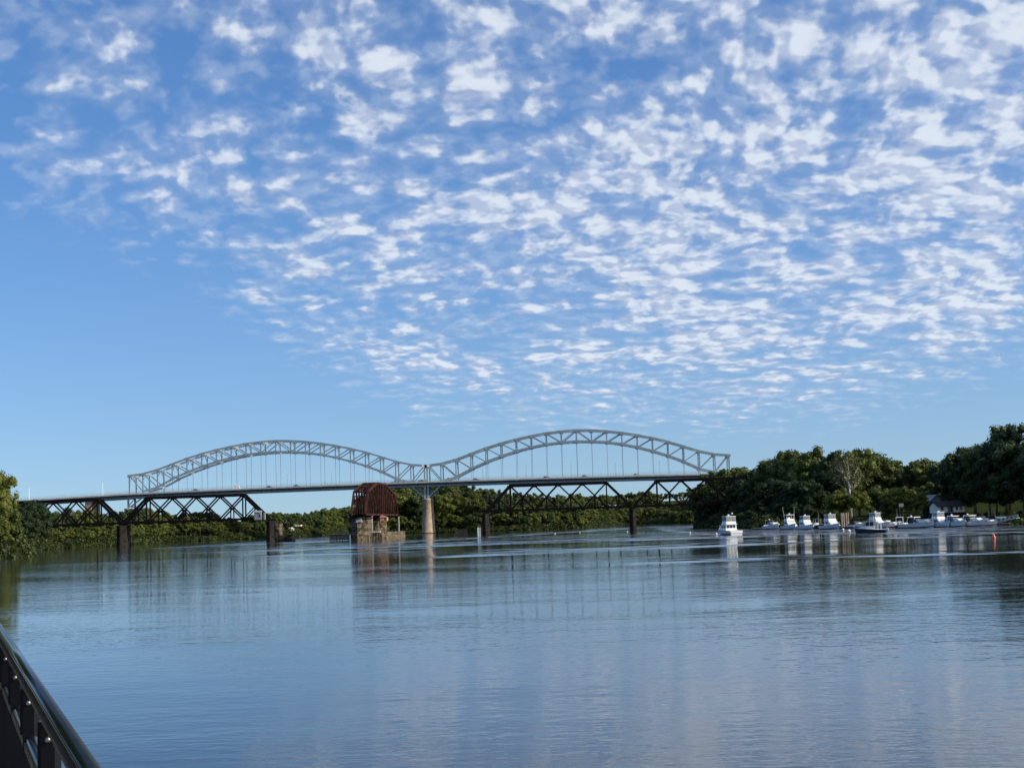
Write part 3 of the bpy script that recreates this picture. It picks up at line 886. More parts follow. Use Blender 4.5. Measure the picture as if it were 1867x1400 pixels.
# orange lit control hut on the pivot pier
M_orange = mat('sunlit salmon paint', (0.62, 0.33, 0.20), 0.7, 0.12, 1.0)
hx = on_y(701, 946, 724).x
ht = empty('control_hut', (hx, 724, ZB - 3.0))
tag(ht, 'small salmon hut with pitched roof on the pivot pier', 'hut')
MB().box((-1.9, -1.5, 0), (1.5, 1.5, 1.6)).build('wall', M_orange, ht)
MB().frustum((-2.1, -1.7, 1.6), (1.7, 1.7, 2.6), -1.5, -1.3, -1.6, 1.6).build('roof', M_orange, ht)
MB().box((0.2, -1.53, 0.2), (0.9, -1.5, 1.4)).build('door', M_rust, ht)

# slatted fender and white gauge board beside the right gap pier
fp = on_z(858, 975)
sf = empty('slatted_fender', (fp.x, YR - 6, 0))
tag(sf, 'dark slatted timber fender standing in the water beside the pier', 'fender')
for x in (-2.6, -0.2, 2.3):
    MB().box((x, -0.15, -1.5), (x + 0.3, 0.15, 3.0)).build('post', M_timber, sf)
for i in range(5):
    MB().box((-2.7, -0.25, 0.15 + 0.58 * i), (2.7, -0.15, 0.52 + 0.58 * i)).build('slat', M_timber, sf)
MB().box((-2.9, -0.35, 3.0), (2.9, 0.35, 3.2)).build('cap', M_timber, sf)
gb = empty('gauge_board', (on_y(873.5, 970, YR - 6).x, YR - 6, 0))
tag(gb, 'white gauge board with dark rungs standing beside the pier', 'gauge board')
bd = MB().box((-0.75, -0.1, -1), (0.75, 0.1, 3.7)).build('board', M_white, gb)
for i in range(5):
    MB().box((-0.1, -0.14, 0.3 + 0.7 * i), (0.6, -0.1, 0.6 + 0.7 * i)).build('rung', M_timber, bd)

# viaduct seen low behind the left bank
vx0, vx1 = on_y(452, 958, 1180).x, on_y(548, 955, 1180).x
vz = on_y(500, 958, 1180).z
M_cream = mat('cream concrete', (0.72, 0.66, 0.52), 0.8, 0.1, 0.3)
vd = empty('viaduct', (vx0, 1180, 0))
tag(vd, 'low cream concrete viaduct behind the pier at the left bank', 'viaduct')
vo_ = (vx0, 1180, 0)
MB(vo_).box((vx0, 1180, vz - 1.2), (vx1, 1190, vz)).build('deck', M_cream, vd)
MB(vo_).box((vx0 + 1, 1179.4, vz - 0.9), (vx1 - 4, 1179.8, vz + 0.9)).build('parapet', M_cream, vd)
lx0, lx1, lz = on_y(503, 963, 1160).x, on_y(531, 962, 1160).x, on_y(515, 964, 1160).z
MB(vo_).box((lx0, 1160, lz - 0.1), (lx1, 1172, lz + 0.9)).build('ramp_beam', M_cream, vd)
for x in (vx0 + 4, lx0 + 1.0, lx1 - 1.0, vx1 - 3):
    MB(vo_).box((x - 0.6, 1165, ground_z(x, 1166) - 1), (x + 0.6, 1167, lz - 0.1)).build('column', M_cream, vd)
    MB(vo_).box((x - 0.7, 1184, ground_z(x, 1184) - 1), (x + 0.7, 1186, vz - 1.2)).build('column', M_cream, vd)
P_ = on_y(520, 956, 1184)
make_vehicle('delivery_van', paints['white'], 6.5, 2.2, 3.2, 'white van driving on the low viaduct behind the left bank', 'van', P_.x, 1184, vz + 0.004, True)

# ------------------------------------------------------------------ trees
def leaf_mat(name, c_lo, c_hi, trans=0.18, scale=0.35):
    m_ = bpy.data.materials.new(name)
    m_.use_nodes = True
    t = m_.node_tree
    k = NG(t)
    bs = t.nodes['Principled BSDF']
    geo = k.n('ShaderNodeNewGeometry')
    oi = k.n('ShaderNodeObjectInfo')
    n1 = k.noise(geo.outputs['Position'], scale, 3.0, 0.6)
    f_ = k.math('ADD', k.math('MULTIPLY', k.smooth(n1, 0.3, 0.7), 0.6), k.math('MULTIPLY', geo.outputs['Random Per Island'], 0.4))
    c = k.mix(f_, tuple(c_lo) + (1,), tuple(c_hi) + (1,))
    c = k.mix(1.0, c, k.vec(k.smooth(oi.outputs['Random'], 0, 1, 0.75, 1.3, 'LINEAR'), k.smooth(oi.outputs['Random'], 0, 1, 0.82, 1.18, 'LINEAR'), 1.0), 'MULTIPLY')
    k.put(bs.inputs['Base Color'], c)
    bs.inputs['Roughness'].default_value = 0.55
    bs.inputs['Specular IOR Level'].default_value = 0.25
    tr = k.n('ShaderNodeBsdfTranslucent')
    k.put(tr.inputs['Color'], k.mix(1.0, c, (1.3, 1.25, 0.55, 1), 'MULTIPLY'))
    mx = k.n('ShaderNodeMixShader')
    mx.inputs[0].default_value = trans
    t.links.new(bs.outputs[0], mx.inputs[1])
    t.links.new(tr.outputs[0], mx.inputs[2])
    t.links.new(mx.outputs[0], t.nodes['Material Output'].inputs[0])
    return m_


LEAF = {'dark': leaf_mat('deep green and shaded leaves', (0.013, 0.028, 0.009), (0.042, 0.068, 0.018)),  # also carries shade put into the leaf colour of some trees
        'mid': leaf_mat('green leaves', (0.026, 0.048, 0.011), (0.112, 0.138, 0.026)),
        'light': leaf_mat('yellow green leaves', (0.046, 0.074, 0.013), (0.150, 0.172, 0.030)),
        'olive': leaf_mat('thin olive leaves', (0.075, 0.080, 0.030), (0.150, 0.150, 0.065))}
M_bark = mat('grey brown bark', (0.085, 0.065, 0.05), 0.9, 0.35, 2.0, bump=0.03)
M_pale = mat('pale sycamore bark', (0.50, 0.46, 0.38), 0.85, 0.25, 1.5, rust=(0.25, 0.22, 0.17), rust_amt=0.3)


def crown_mesh(seed, n_lobes, n_leaf, leaf, rx=0.36, z0=0.14, sparse=0.0, tall=0.0):
    """leaf-sized faces spread through the lobes of a crown; height of the whole tree is 1"""
    rg = np.random.default_rng(seed)
    cs, rs = [], []
    zc, rz = (1 + z0) / 2, (1 - z0) / 2
    n_major = max(5, int(n_lobes * 0.2))
    majors = []
    while len(majors) < n_major:                         # a few big billows, each built of small tufts
        p = rg.normal(size=3)
        p = p / np.linalg.norm(p) * rg.uniform(0.5, 0.92)
        r_ = rg.uniform(0.13, 0.22) * (rx / 0.36) ** 0.5
        wid = rx * (1.0 - 0.28 * max(p[2], 0) ** 2 - tall * max(p[2], 0))
        c = np.array([p[0] * max(wid - r_ * 0.75, 0.02), p[1] * max(wid - r_ * 0.75, 0.02), zc + p[2] * (rz - r_ * 0.9)])
        if all(np.linalg.norm(c - q[0]) > 0.55 * (r_ + q[1]) for q in majors) or rg.random() < 0.04:
            majors.append((c, r_))
    majors.append((np.array([0, 0, zc]), min(rx, rz) * 0.55))
    while len(cs) < n_lobes:
        c0, r0_ = majors[len(cs) % len(majors)]
        d_ = rg.normal(size=3)
        d_[2] += 0.2
        d_ /= np.linalg.norm(d_)
        r_ = r0_ * rg.uniform(0.32, 0.62)
        c = c0 + d_ * (r0_ - r_ * 0.55) * rg.uniform(0.75, 1.12)
        c[2] = min(c[2], 1.0 - r_ * 0.8)
        cs.append(c)
        rs.append(r_)
    cs, rs = np.array(cs), np.array(rs)
    w = rs ** 2
    idx = rg.choice(n_lobes, n_leaf, p=w / w.sum())
    d = rg.normal(size=(n_leaf, 3))
    d[:, 2] += 0.25
    d /= np.linalg.norm(d, axis=1)[:, None]
    rad = rs[idx] * (0.62 + 0.5 * rg.random(n_leaf) ** 0.8)
    pos_ = cs[idx] + d * rad[:, None] * np.array([1.0, 1.0, 0.85])
    nrm = d + rg.normal(size=(n_leaf, 3)) * 0.55
    nrm /= np.linalg.norm(nrm, axis=1)[:, None]
    a = np.cross(nrm, rg.normal(size=(n_leaf, 3)))
    a /= np.linalg.norm(a, axis=1)[:, None]
    b_ = np.cross(nrm, a)
    s = leaf * rg.uniform(0.55, 1.25, n_leaf)[:, None]
    e = rg.uniform(0.55, 1.0, n_leaf)[:, None]
    quads = np.stack([pos_ - a * s, pos_ + b_ * s * e + nrm * s * 0.25, pos_ + a * s, pos_ - b_ * s * e + nrm * s * 0.2], 1)
    verts = quads.reshape(-1, 3)
    faces = [(4 * i, 4 * i + 1, 4 * i + 2, 4 * i + 3) for i in range(n_leaf)]
    if sparse < 0.5:                                     # added inner balls block light, so crowns are dark inside and not see-through
        bmx = bmesh.new()
        for c, r_ in zip(cs, rs):
            bmesh.ops.create_icosphere(bmx, subdivisions=1, radius=r_ * 0.72, matrix=Matrix.Translation(c))
        vo_ = [tuple(v.co) for v in bmx.verts]
        fo_ = [tuple(v.index for v in f_.verts) for f_ in bmx.faces]
        bmx.free()
        n0 = len(verts)
        verts = np.concatenate([verts, np.array(vo_) + rg.normal(size=(len(vo_), 3)) * 0.008])
        faces += [tuple(i + n0 for i in f_) for f_ in fo_]
    me = bpy.data.meshes.new('crown')
    me.from_pydata(verts.tolist(), [], faces)
    me.materials.append(LEAF['mid'])
    return me, cs


def trunk_mesh(seed, cs, r_=0.018, limbs=9, reach=0.8):
    rg = random.Random(seed)
    mb = MB()
    mb.tube([(0, 0, -0.06), (0.004, 0.003, 0.16), (-0.006, 0.004, 0.40), (0.004, -0.004, 0.72 * reach + 0.1)], [r_ * 1.35, r_, r_ * 0.7, r_ * 0.28], 8)
    for c in rg.sample(list(cs), min(limbs, len(cs))):
        z_ = rg.uniform(0.22, 0.5)
        p0 = Vector((0, 0, z_))
        p2 = Vector(c)
        p1 = p0.lerp(p2, 0.5) + Vector((0, 0, 0.03))
        mb.tube([p0, p1, p2], [r_ * 0.5, r_ * 0.33, r_ * 0.12], 6)
    me = bpy.data.meshes.new('trunk')
    me.from_pydata([tuple(v) for v in mb.v], [], mb.f)
    me.materials.append(M_bark)
    return me


PROTO = {}
for kind_, n_, args in (('round', 4, dict(n_lobes=56, n_leaf=4200, leaf=0.0175, rx=0.36, z0=0.10)), ('tall', 3, dict(n_lobes=48, n_leaf=3600, leaf=0.016, rx=0.27, z0=0.12, tall=0.10)),
                        ('shrub', 3, dict(n_lobes=40, n_leaf=1900, leaf=0.036, rx=0.62, z0=-0.12)), ('big', 4, dict(n_lobes=110, n_leaf=10000, leaf=0.0120, rx=0.42, z0=0.06)),
                        ('park', 2, dict(n_lobes=110, n_leaf=15000, leaf=0.0105, rx=0.42, z0=0.16, sparse=1.0)),
                        ('sparse', 1, dict(n_lobes=60, n_leaf=2300, leaf=0.0135, rx=0.30, z0=0.20, sparse=1.0))):
    for i in range(n_):
        sd_ = {'round': 10, 'tall': 30, 'shrub': 50, 'big': 70, 'sparse': 90, 'park': 120}[kind_] + i
        cme, cs_ = crown_mesh(sd_, **args)
        PROTO[(kind_, i)] = (cme, trunk_mesh(sd_, cs_, {'shrub': 0.012, 'sparse': 0.026}.get(kind_, 0.018), 26 if kind_ == 'sparse' else 9))
KINDS_N = {'round': 4, 'tall': 3, 'shrub': 3, 'big': 4, 'sparse': 1, 'park': 2}
rng = random.Random(4)
ORD = ['first', 'second', 'third', 'fourth', 'fifth', 'sixth', 'seventh', 'eighth', 'ninth', 'tenth', 'eleventh', 'twelfth', 'thirteenth', 'fourteenth', 'fifteenth', 'sixteenth', 'seventeenth', 'eighteenth', 'nineteenth', 'twentieth']
SEEN = {}


def nth(words):
    """trees of one row are told apart by their order from the left"""
    SEEN[words] = SEEN.get(words, 0) + 1
    return words + ', ' + ORD[min(SEEN[words], 20) - 1] + ' from left'




def plant(name, kind_, x, y, height, leaf='mid', label=None, group=None, wide=1.0, cat='tree', z=None, bark=None):
    cme, tme = PROTO[(kind_, rng.randrange(KINDS_N[kind_]))]
    side_ = -1.5 if x < -0.2 * y else 1.5                # keep every trunk on dry land
    for _i in range(30):
        if float(river_distance(np.array([x]), np.array([y]))[0]) > 2.0 or -180 < x < 20 and y > 1040:
            break
        x += side_
    z = ground_z(x, y) if z is None else z
    t = empty(name, (x, y, max(z, 0.0) - 0.1), rng.uniform(0, 6.28))
    t.scale = (height * wide, height * wide, height)
    tag(t, label, cat, group)
    for nm, me in (('crown', cme), ('trunk', tme)):
        o_ = bpy.data.objects.new(nm, me)
        col.objects.link(o_)
        o_.parent = t
        sl = o_.material_slots[0]
        sl.link = 'OBJECT'
        sl.material = LEAF[leaf] if nm == 'crown' else (bark or M_bark)
    return t


def tree_at(px_, Y, ytop, kind_='round', leaf='mid', wide=1.0, **kw):
    top = on_y(px_, ytop, Y)
    z = max(ground_z(top.x, Y), 0.0)
    return plant(kw.pop('name', 'broadleaf_tree'), kind_, top.x, Y, max(top.z - z, 2.5), leaf, wide=wide, **kw)


SKY_L = np.array([(45, 905), (66, 904), (80, 915), (110, 917), (150, 920), (200, 922), (220, 922), (245, 916), (258, 915), (276, 923), (320, 926), (359, 920), (388, 926), (414, 934), (430, 929), (457, 932),
                  (480, 930), (506, 927), (528, 927), (549, 932), (570, 926), (590, 921), (611, 918), (634, 915)], float)
SKY_C = np.array([(634, 905), (642, 899), (660, 885), (691, 876), (703, 869), (720, 866), (751, 866), (770, 869), (800, 872), (814, 865), (826, 866), (850, 876), (880, 884), (910, 887), (934, 890), (956, 891),
                  (977, 892), (996, 897), (1011, 894), (1054, 893), (1085, 895), (1101, 892), (1128, 897), (1134, 892), (1163, 890), (1176, 888), (1194, 892), (1228, 898), (1250, 890), (1275, 880)], float)


def sky_y(arr, x):
    return float(np.interp(x, arr[:, 0], arr[:, 1]))


PLACES = [(110, 'behind the far left truss span'), (230, 'between the left truss pier and the riverside tree'), (330, 'behind the left half of the cabin truss span'), (430, 'behind the right half of the cabin truss span'),
          (520, 'around the viaduct behind the gap pier'), (634, 'in the open gap left of the swing span'), (735, 'behind the rusty swing span'), (800, 'around the tall concrete centre pier'),
          (880, 'between the centre pier and the slatted fender'), (940, 'behind the left end of the clear truss span'), (1010, 'behind the middle of the clear truss span'), (2000, 'behind the right part of the clear truss span')]


def place(px_):
    return next(w_ for lim, w_ in PLACES if px_ < lim)


SHORE_L = ([45, 85, 200, 320, 480, 590, 625], [700, 735, 830, 985, 1045, 1240, 1500])
# left bank: tall trees, then the lighter edge of the wood along the water
x_ = 52.0
while x_ < 612:
    Y_ = float(np.interp(x_, *SHORE_L)) + rng.uniform(28, 45)
    lo_ = 13 if 395 < x_ < 560 else rng.uniform(0, 6)
    tree_at(x_, Y_, sky_y(SKY_L, x_) + lo_ + (0 if rng.random() < 0.6 else 5), rng.choice(['round', 'round', 'tall']), rng.choice(['mid', 'mid', 'dark', 'light']), 1.15,
            label=nth('tall green tree ' + place(x_)), group='tall trees ' + place(x_))
    x_ += rng.uniform(11, 17) * 900 / Y_
x_ = 50.0
while x_ < 620:
    Y_ = float(np.interp(x_, *SHORE_L)) + rng.uniform(7, 13)
    hh = rng.uniform(7, 15) if not 440 < x_ < 552 else rng.uniform(4, 5.5)
    P_ = on_y(x_, 980, Y_)
    plant('broadleaf_tree' if hh > 7 else 'bank_shrub', 'round' if hh > 9 else 'shrub', P_.x, Y_, hh, rng.choice(['light', 'light', 'mid']), nth('low yellow-green waterside tree ' + place(x_)) if hh > 7 else nth('low green shrub at the water edge near the viaduct'),
          'waterside trees ' + place(x_) if hh > 7 else 'edge shrubs of the left bank', 1.25, 'tree' if hh > 7 else 'shrub')
    x_ += rng.uniform(7, 12) * 900 / Y_
# woods too far off to tell the trees apart: one mass of leaf faces
FAR = []
for i in range(44):
    px_ = 455 + i * 4.6 + rng.uniform(-3, 3)
    Y_ = 1900 + rng.uniform(-200, 200)
    FAR.append((px_, Y_, sky_y(SKY_L, min(px_, 634)) + rng.uniform(-1, 5)))
for row, (Y1_, lift_) in enumerate(((1760, 0), (1690, 10), (1640, 26))):
    x_ = 1062.0
    while x_ < 1290:
        Y_ = Y1_ + rng.uniform(-20, 20) - (300 * max(0, (x_ - 1200) / 60) if row else 0) * 0.6
        FAR.append((x_, Y_, sky_y(SKY_C, x_) + lift_ + rng.uniform(-1, 4)))
        x_ += rng.uniform(6, 10)
for i in range(30):
    px_ = 1058 + i * 7.2
    Y_ = float(np.interp(px_, [1058, 1080, 1120, 1150, 1180, 1200, 1240, 1275], [1110, 1280, 1560, 1640, 1650, 1580, 1450, 1300]))
    FAR.append((px_, Y_ + 6, None))
fv, ff = [], []
far_protos = [crown_mesh(200 + i, 26, 900, 0.034, 0.40, 0.02)[0] for i in range(4)]
far_np = []
for me_ in far_protos:
    co = np.empty(len(me_.vertices) * 3)
    me_.vertices.foreach_get('co', co)
    far_np.append((co.reshape(-1, 3), [tuple(p.vertices) for p in me_.polygons]))
for px_, Y_, yt_ in FAR:
    co, fc = rng.choice(far_np)
    base_ = on_y(px_, 950, Y_)
    z = max(ground_z(base_.x, Y_), 0)
    hgt = rng.uniform(10, 16) if yt_ is None else max(on_y(px_, yt_, Y_).z - z, 8)
    an = rng.uniform(0, 6.28)
    rot = np.array([[math.cos(an), -math.sin(an), 0], [math.sin(an), math.cos(an), 0], [0, 0, 1]])
    wd = hgt * rng.uniform(1.0, 1.3)
    v_ = (co @ rot.T) * np.array([wd, wd, hgt]) + np.array([base_.x, Y_, z - 0.3])
    n0 = sum(len(q) for q in fv)
    fv.append(v_)
    ff += [tuple(i + n0 for i in f_) for f_ in fc]
me_ = bpy.data.meshes.new('distant_woodland')
me_.from_pydata(np.concatenate(fv).tolist(), [], ff)
tag(link('distant_woodland', me_, None, LEAF['mid']), 'distant green woodland on the far hill and closing off the right-hand channel', 'woodland', kind='stuff')
# wood behind the bridge in the middle
for row, (dy, lift_, step) in enumerate(((120, 0, 14), (62, 9, 17), (26, 22, 14))):
    x_ = 640.0 + row * 3
    while x_ < 1066:
        Y0_ = 1082 if x_ < 860 else float(np.interp(x_, [860, 960, 1066], [1078, 1068, 1110]))
        Y_ = Y0_ + dy + rng.uniform(-10, 10)
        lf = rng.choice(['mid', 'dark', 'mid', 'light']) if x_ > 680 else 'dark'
        tree_at(x_, Y_, sky_y(SKY_C, x_) + lift_ + (rng.uniform(0, 5) if row else rng.uniform(-1, 4)), rng.choice(['round', 'tall', 'round']), lf, 1.1,
                label=nth(('back row tree ', 'mid row tree ', 'front row tree ')[row] + place(x_)), group=('back', 'mid', 'front')[row] + ' row trees ' + place(x_))
        x_ += rng.uniform(step * 0.7, step * 1.3)
x_ = 642.0
while x_ < 1064:
    Y0_ = 1082 if x_ < 860 else float(np.interp(x_, [860, 960, 1066], [1078, 1068, 1110]))
    Y_ = Y0_ + rng.uniform(7, 12)
    P_ = on_y(x_, 970, Y_)
    plant('broadleaf_tree', rng.choice(['round', 'shrub']), P_.x, Y_, rng.uniform(7, 13), rng.choice(['light', 'mid', 'light', 'dark']), nth('small waterside tree ' + place(x_)), 'waterside trees ' + place(x_), 1.2)
    x_ += rng.uniform(8, 13)
# right bank: dark wooded point, then the trees behind the marina
RIGHT = [(1268, 820, 884, 'round', 'mid'), (1284, 800, 856, 'round', 'mid'), (1300, 790, 850, 'round', 'light'), (1318, 775, 846, 'round', 'mid'), (1338, 770, 843, 'round', 'light'), (1352, 765, 842, 'round', 'mid'),
         (1372, 745, 842, 'round', 'mid'), (1392, 720, 838, 'round', 'dark'), (1412, 700, 820, 'big', 'mid'), (1440, 690, 806, 'big', 'mid'), (1456, 700, 812, 'round', 'mid'), (1476, 680, 803, 'big', 'mid'),
         (1502, 670, 818, 'tall', 'dark'), (1522, 655, 812, 'round', 'dark'), (1560, 640, 804, 'big', 'mid'), (1580, 650, 808, 'round', 'mid'), (1606, 640, 836, 'round', 'mid'), (1624, 640, 826, 'tall', 'light'),
         (1648, 635, 838, 'round', 'dark'), (1664, 650, 827, 'round', 'mid'), (1680, 630, 826, 'round', 'mid'), (1704, 640, 828, 'tall', 'dark'), (1722, 620, 827, 'round', 'dark'), (1744, 560, 806, 'big', 'dark'),
         (1770, 548, 796, 'big', 'dark'), (1808, 535, 768, 'big', 'mid'), (1832, 525, 762, 'big', 'dark'), (1868, 515, 764, 'big', 'dark'), (1905, 505, 770, 'big', 'dark'), (1950, 490, 780, 'big', 'dark')]
PLACES_R = [(1310, 'on the point where the right truss ends'), (1350, 'above the lone moored cruiser'), (1400, 'between the lone cruiser and the marina row'), (1450, 'above the boat with outrigger poles'),
            (1500, 'above the middle of the left marina row'), (1560, 'beside the pale-limbed sycamore'), (1640, 'above the navy fishing boat'), (1690, 'left of the boathouse'), (1740, 'right above the boathouse'), (3000, 'at the right edge')]


def place_r(px_):
    return next(w_ for lim, w_ in PLACES_R if px_ < lim)


for px_, Y_, yt_, kd, lf in RIGHT:
    big_right = px_ > 1735
    tree_at(px_, Y_, yt_, kd, lf, 1.0 if kd == 'big' else 1.2, label=nth('huge dark tree right of the boathouse') if big_right else nth('tall right bank tree ' + place_r(px_)),
            group='huge trees at the right edge' if big_right else 'tall right bank trees ' + place_r(px_))
# sycamore with pale limbs and the bright bush below it
tree_at(1545, 628, 812, 'sparse', 'olive', 1.0, label='thin-leaved sycamore with pale bare limbs above the marina pilings', bark=M_pale, name='sycamore_tree')
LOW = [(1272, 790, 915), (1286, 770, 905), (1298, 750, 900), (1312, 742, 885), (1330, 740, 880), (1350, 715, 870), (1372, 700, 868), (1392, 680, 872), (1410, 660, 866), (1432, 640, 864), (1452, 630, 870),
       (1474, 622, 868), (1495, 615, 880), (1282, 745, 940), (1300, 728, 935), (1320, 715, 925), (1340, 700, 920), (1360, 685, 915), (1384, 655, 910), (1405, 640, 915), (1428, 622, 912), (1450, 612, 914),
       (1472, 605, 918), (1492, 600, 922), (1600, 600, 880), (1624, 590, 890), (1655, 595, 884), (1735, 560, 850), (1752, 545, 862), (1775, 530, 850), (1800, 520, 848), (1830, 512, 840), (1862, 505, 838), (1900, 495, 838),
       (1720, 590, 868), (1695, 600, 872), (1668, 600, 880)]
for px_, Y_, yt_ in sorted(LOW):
    tree_at(px_, Y_, yt_ + rng.uniform(-4, 4), 'round', 'dark' if px_ < 1500 or px_ > 1715 else 'mid', 1.25, label=nth('lower shadowed tree ' + place_r(px_)), group='lower trees ' + place_r(px_))  # shade of the right bank is put into the dark leaves
tree_at(1530, 600, 884, 'big', 'light', 1.15, label='broad sunlit bush-like tree right behind the marina pilings', name='bushy_tree')
tree_at(1566, 592, 878, 'round', 'light', 1.1, label='yellow-green tree leaning out beside the broad bushy one', name='bushy_tree')
for px_, Y_, yt_, w_ in ((1616, 560, 905, 'small green tree behind the flybridge boat'), (1632, 556, 880, 'light green tree between the marina and the hillside wood'),
                         (1672, 552, 884, 'rounded green tree just left of the boathouse')):
    tree_at(px_, Y_, yt_, 'round', 'light' if px_ > 1620 else 'mid', 1.15, label=w_)
for i in range(20):
    px_ = 1286 + i * 12.3
    Y_ = float(np.interp(px_, [1270, 1300, 1400, 1460, 1530], [800, 708, 622, 600, 585])) + rng.uniform(2, 7)
    P_ = on_y(px_, 960, Y_)
    plant('bank_shrub', 'shrub', P_.x, Y_, rng.uniform(3.5, 7), 'dark', nth('dark shrub overhanging the water below the right bank wood'), 'shrubs below the right bank wood', 1.2, 'shrub')  # shade at the foot of the wood is put into dark leaves
for i in range(16):
    px_ = 1560 + i * 20
    Y_ = float(np.interp(px_, [1550, 1700, 1870], [575, 530, 500])) + rng.uniform(6, 12)
    P_ = on_y(px_, 950, Y_)
    if 1690 < px_ < 1768:
        continue
    plant('bank_shrub', 'shrub', P_.x, Y_, rng.uniform(1.6, 3.0), rng.choice(['mid', 'dark']), nth('small shrub on the bank behind the moored boats'), 'shrubs behind the marina', 1.3, 'shrub')
# the big riverside tree at the left edge of the picture
tree_at(-4, 462, 833, 'big', 'light', 0.55, label='large sunlit tree at the left edge of the picture')
tree_at(-34, 470, 815, 'big', 'mid', 0.7, label='taller tree behind the sunlit one, cut by the left picture edge')
for px_, Y_, h_, w_ in ((26, 456, 15, 'bright leafy tree leaning over the water at the left edge'), (12, 449, 12, 'low leafy tree at the foot of the large left tree'), (-4, 445, 10, 'lowest leafy clump at the left picture edge')):
    P_ = on_y(px_, 990, Y_)
    plant('broadleaf_tree', 'round', P_.x - 1.5, Y_, h_, 'light', w_, None, 0.85)
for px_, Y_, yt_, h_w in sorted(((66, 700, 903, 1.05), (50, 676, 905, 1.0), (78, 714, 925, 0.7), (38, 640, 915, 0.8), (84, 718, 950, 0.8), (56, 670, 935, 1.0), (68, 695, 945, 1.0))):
    tree_at(px_, Y_, yt_, 'round', 'dark', h_w, label=nth('shaded dark green tree hiding the left end of the railroad truss'), group='trees before the left truss end')  # shadow on these trees is put into their darker leaf colour
# out-of-view trees added beside the promenade to darken the railing's reflections
for x_, y_, h_, w_ in ((-11, 9, 12, 'unseen tree added for reflections, nearest to the railing'), (-15, 23, 14, 'unseen reflection tree further along the promenade'), (-24, 44, 15, 'last unseen reflection tree along the promenade'), (-9, -6, 13, 'unseen reflection tree behind the camera along the promenade')):
    plant('reflection_tree', 'park', x_, y_, h_, 'mid', w_, 'unseen trees added for railing reflections', 0.9, z=2.2)

# undergrowth spilling over the water's edge: nobody could count it
ug = np.random.default_rng(77)
uv, nf = [], 0
for i0, i1 in ((6, 18), (18, 48)):
    for i in range(i0, min(i1, len(SH) - 3)):
        a, b_ = SH[i], SH[i + 1]
        seg = b_ - a
        ln = float(np.hypot(*seg))
        if a[1] > 1750 or b_[1] > 1750 or (a[1] < 430 and a[0] > 0):
            continue
        nrm2 = np.array([seg[1], -seg[0]]) / ln
        mid = (a + b_) / 2 + nrm2 * 2
        if river_distance(np.array([mid[0]]), np.array([mid[1]]))[0] < 0:
            nrm2 = -nrm2
        marina = a[0] > 80 and a[1] < 600
        n_ = int(ln * (48 if not marina else 14))
        t_ = ug.random(n_)
        off = ug.uniform(-1.6, 5.5, n_)
        x_, y_ = a[0] + seg[0] * t_ + nrm2[0] * off, a[1] + seg[1] * t_ + nrm2[1] * off
        lump = 0.5 + 0.5 * np.sin(t_ * ln * 0.55 + i) * np.cos(t_ * ln * 0.21 + 2 * i)
        lump2 = 0.5 + 0.5 * np.sin(t_ * ln * 0.13 + 1.7 * i) * np.sin(t_ * ln * 0.31 + i)
        hmax = (0.7 + 2.2 * lump + 4.2 * lump2 ** 2) * np.clip(1.1 - np.abs(off - 2.0) / 4.5, 0.15, 1) * (0.35 if marina else 1.0)
        z_ = np.maximum(land_height(x_, y_), 0.0) + hmax * ug.random(n_) ** 0.6
        uv.append(np.stack([x_, y_, z_], -1))
pos_ = np.concatenate(uv)
n_ = len(pos_)
nr = ug.normal(size=(n_, 3))
nr[:, 2] += 0.5
nr /= np.linalg.norm(nr, axis=1)[:, None]
a = np.cross(nr, ug.normal(size=(n_, 3)))
a /= np.linalg.norm(a, axis=1)[:, None]
b_ = np.cross(nr, a)
sz = ug.uniform(0.3, 0.75, n_)[:, None]
qv = np.stack([pos_ - a * sz, pos_ + b_ * sz * 0.8, pos_ + a * sz, pos_ - b_ * sz * 0.8], 1).reshape(-1, 3)
me_ = bpy.data.meshes.new('undergrowth')
me_.from_pydata(qv.tolist(), [], [(4 * i, 4 * i + 1, 4 * i + 2, 4 * i + 3) for i in range(n_)])
tag(link('undergrowth', me_, None, leaf_mat('mixed bank leaves', (0.014, 0.028, 0.008), (0.062, 0.085, 0.020), scale=0.09)), 'tangled green undergrowth spilling over the water edge along both banks', 'undergrowth', kind='stuff')

# ------------------------------------------------------------------ boats and marina
M_gel = mat('white gelcoat', (0.80, 0.80, 0.78), 0.25, 0.04, 0.8)
M_gel2 = mat('dull white gelcoat', (0.70, 0.71, 0.73), 0.35, 0.05, 0.8)
M_navy = mat('navy hull paint', (0.018, 0.03, 0.055), 0.25, 0.08, 0.8)
M_boot = mat('dark bottom paint', (0.03, 0.03, 0.035), 0.6, 0.1, 1.0)
M_canvas = mat('black canvas', (0.02, 0.021, 0.025), 0.8, 0.15, 1.0)
M_blue = mat('blue canvas', (0.05, 0.10, 0.24), 0.8, 0.1, 1.0)
M_tan = mat('cream canvas', (0.70, 0.66, 0.56), 0.8, 0.08, 1.0)
M_vinyl = mat('cloudy vinyl window', (0.22, 0.25, 0.27), 0.15, 0.15, 0.6)
M_chrome = mat('bright rail steel', (0.75, 0.76, 0.78), 0.15, 0.03, 1.0, metal=1.0)
M_rubber = mat('grey engine cowl', (0.05, 0.05, 0.055), 0.3, 0.05, 1.0)
M_wood = mat('grey pile timber', (0.30, 0.25, 0.20), 0.9, 0.3, 1.0, bump=0.04, rust=(0.12, 0.10, 0.08), rust_amt=0.35)


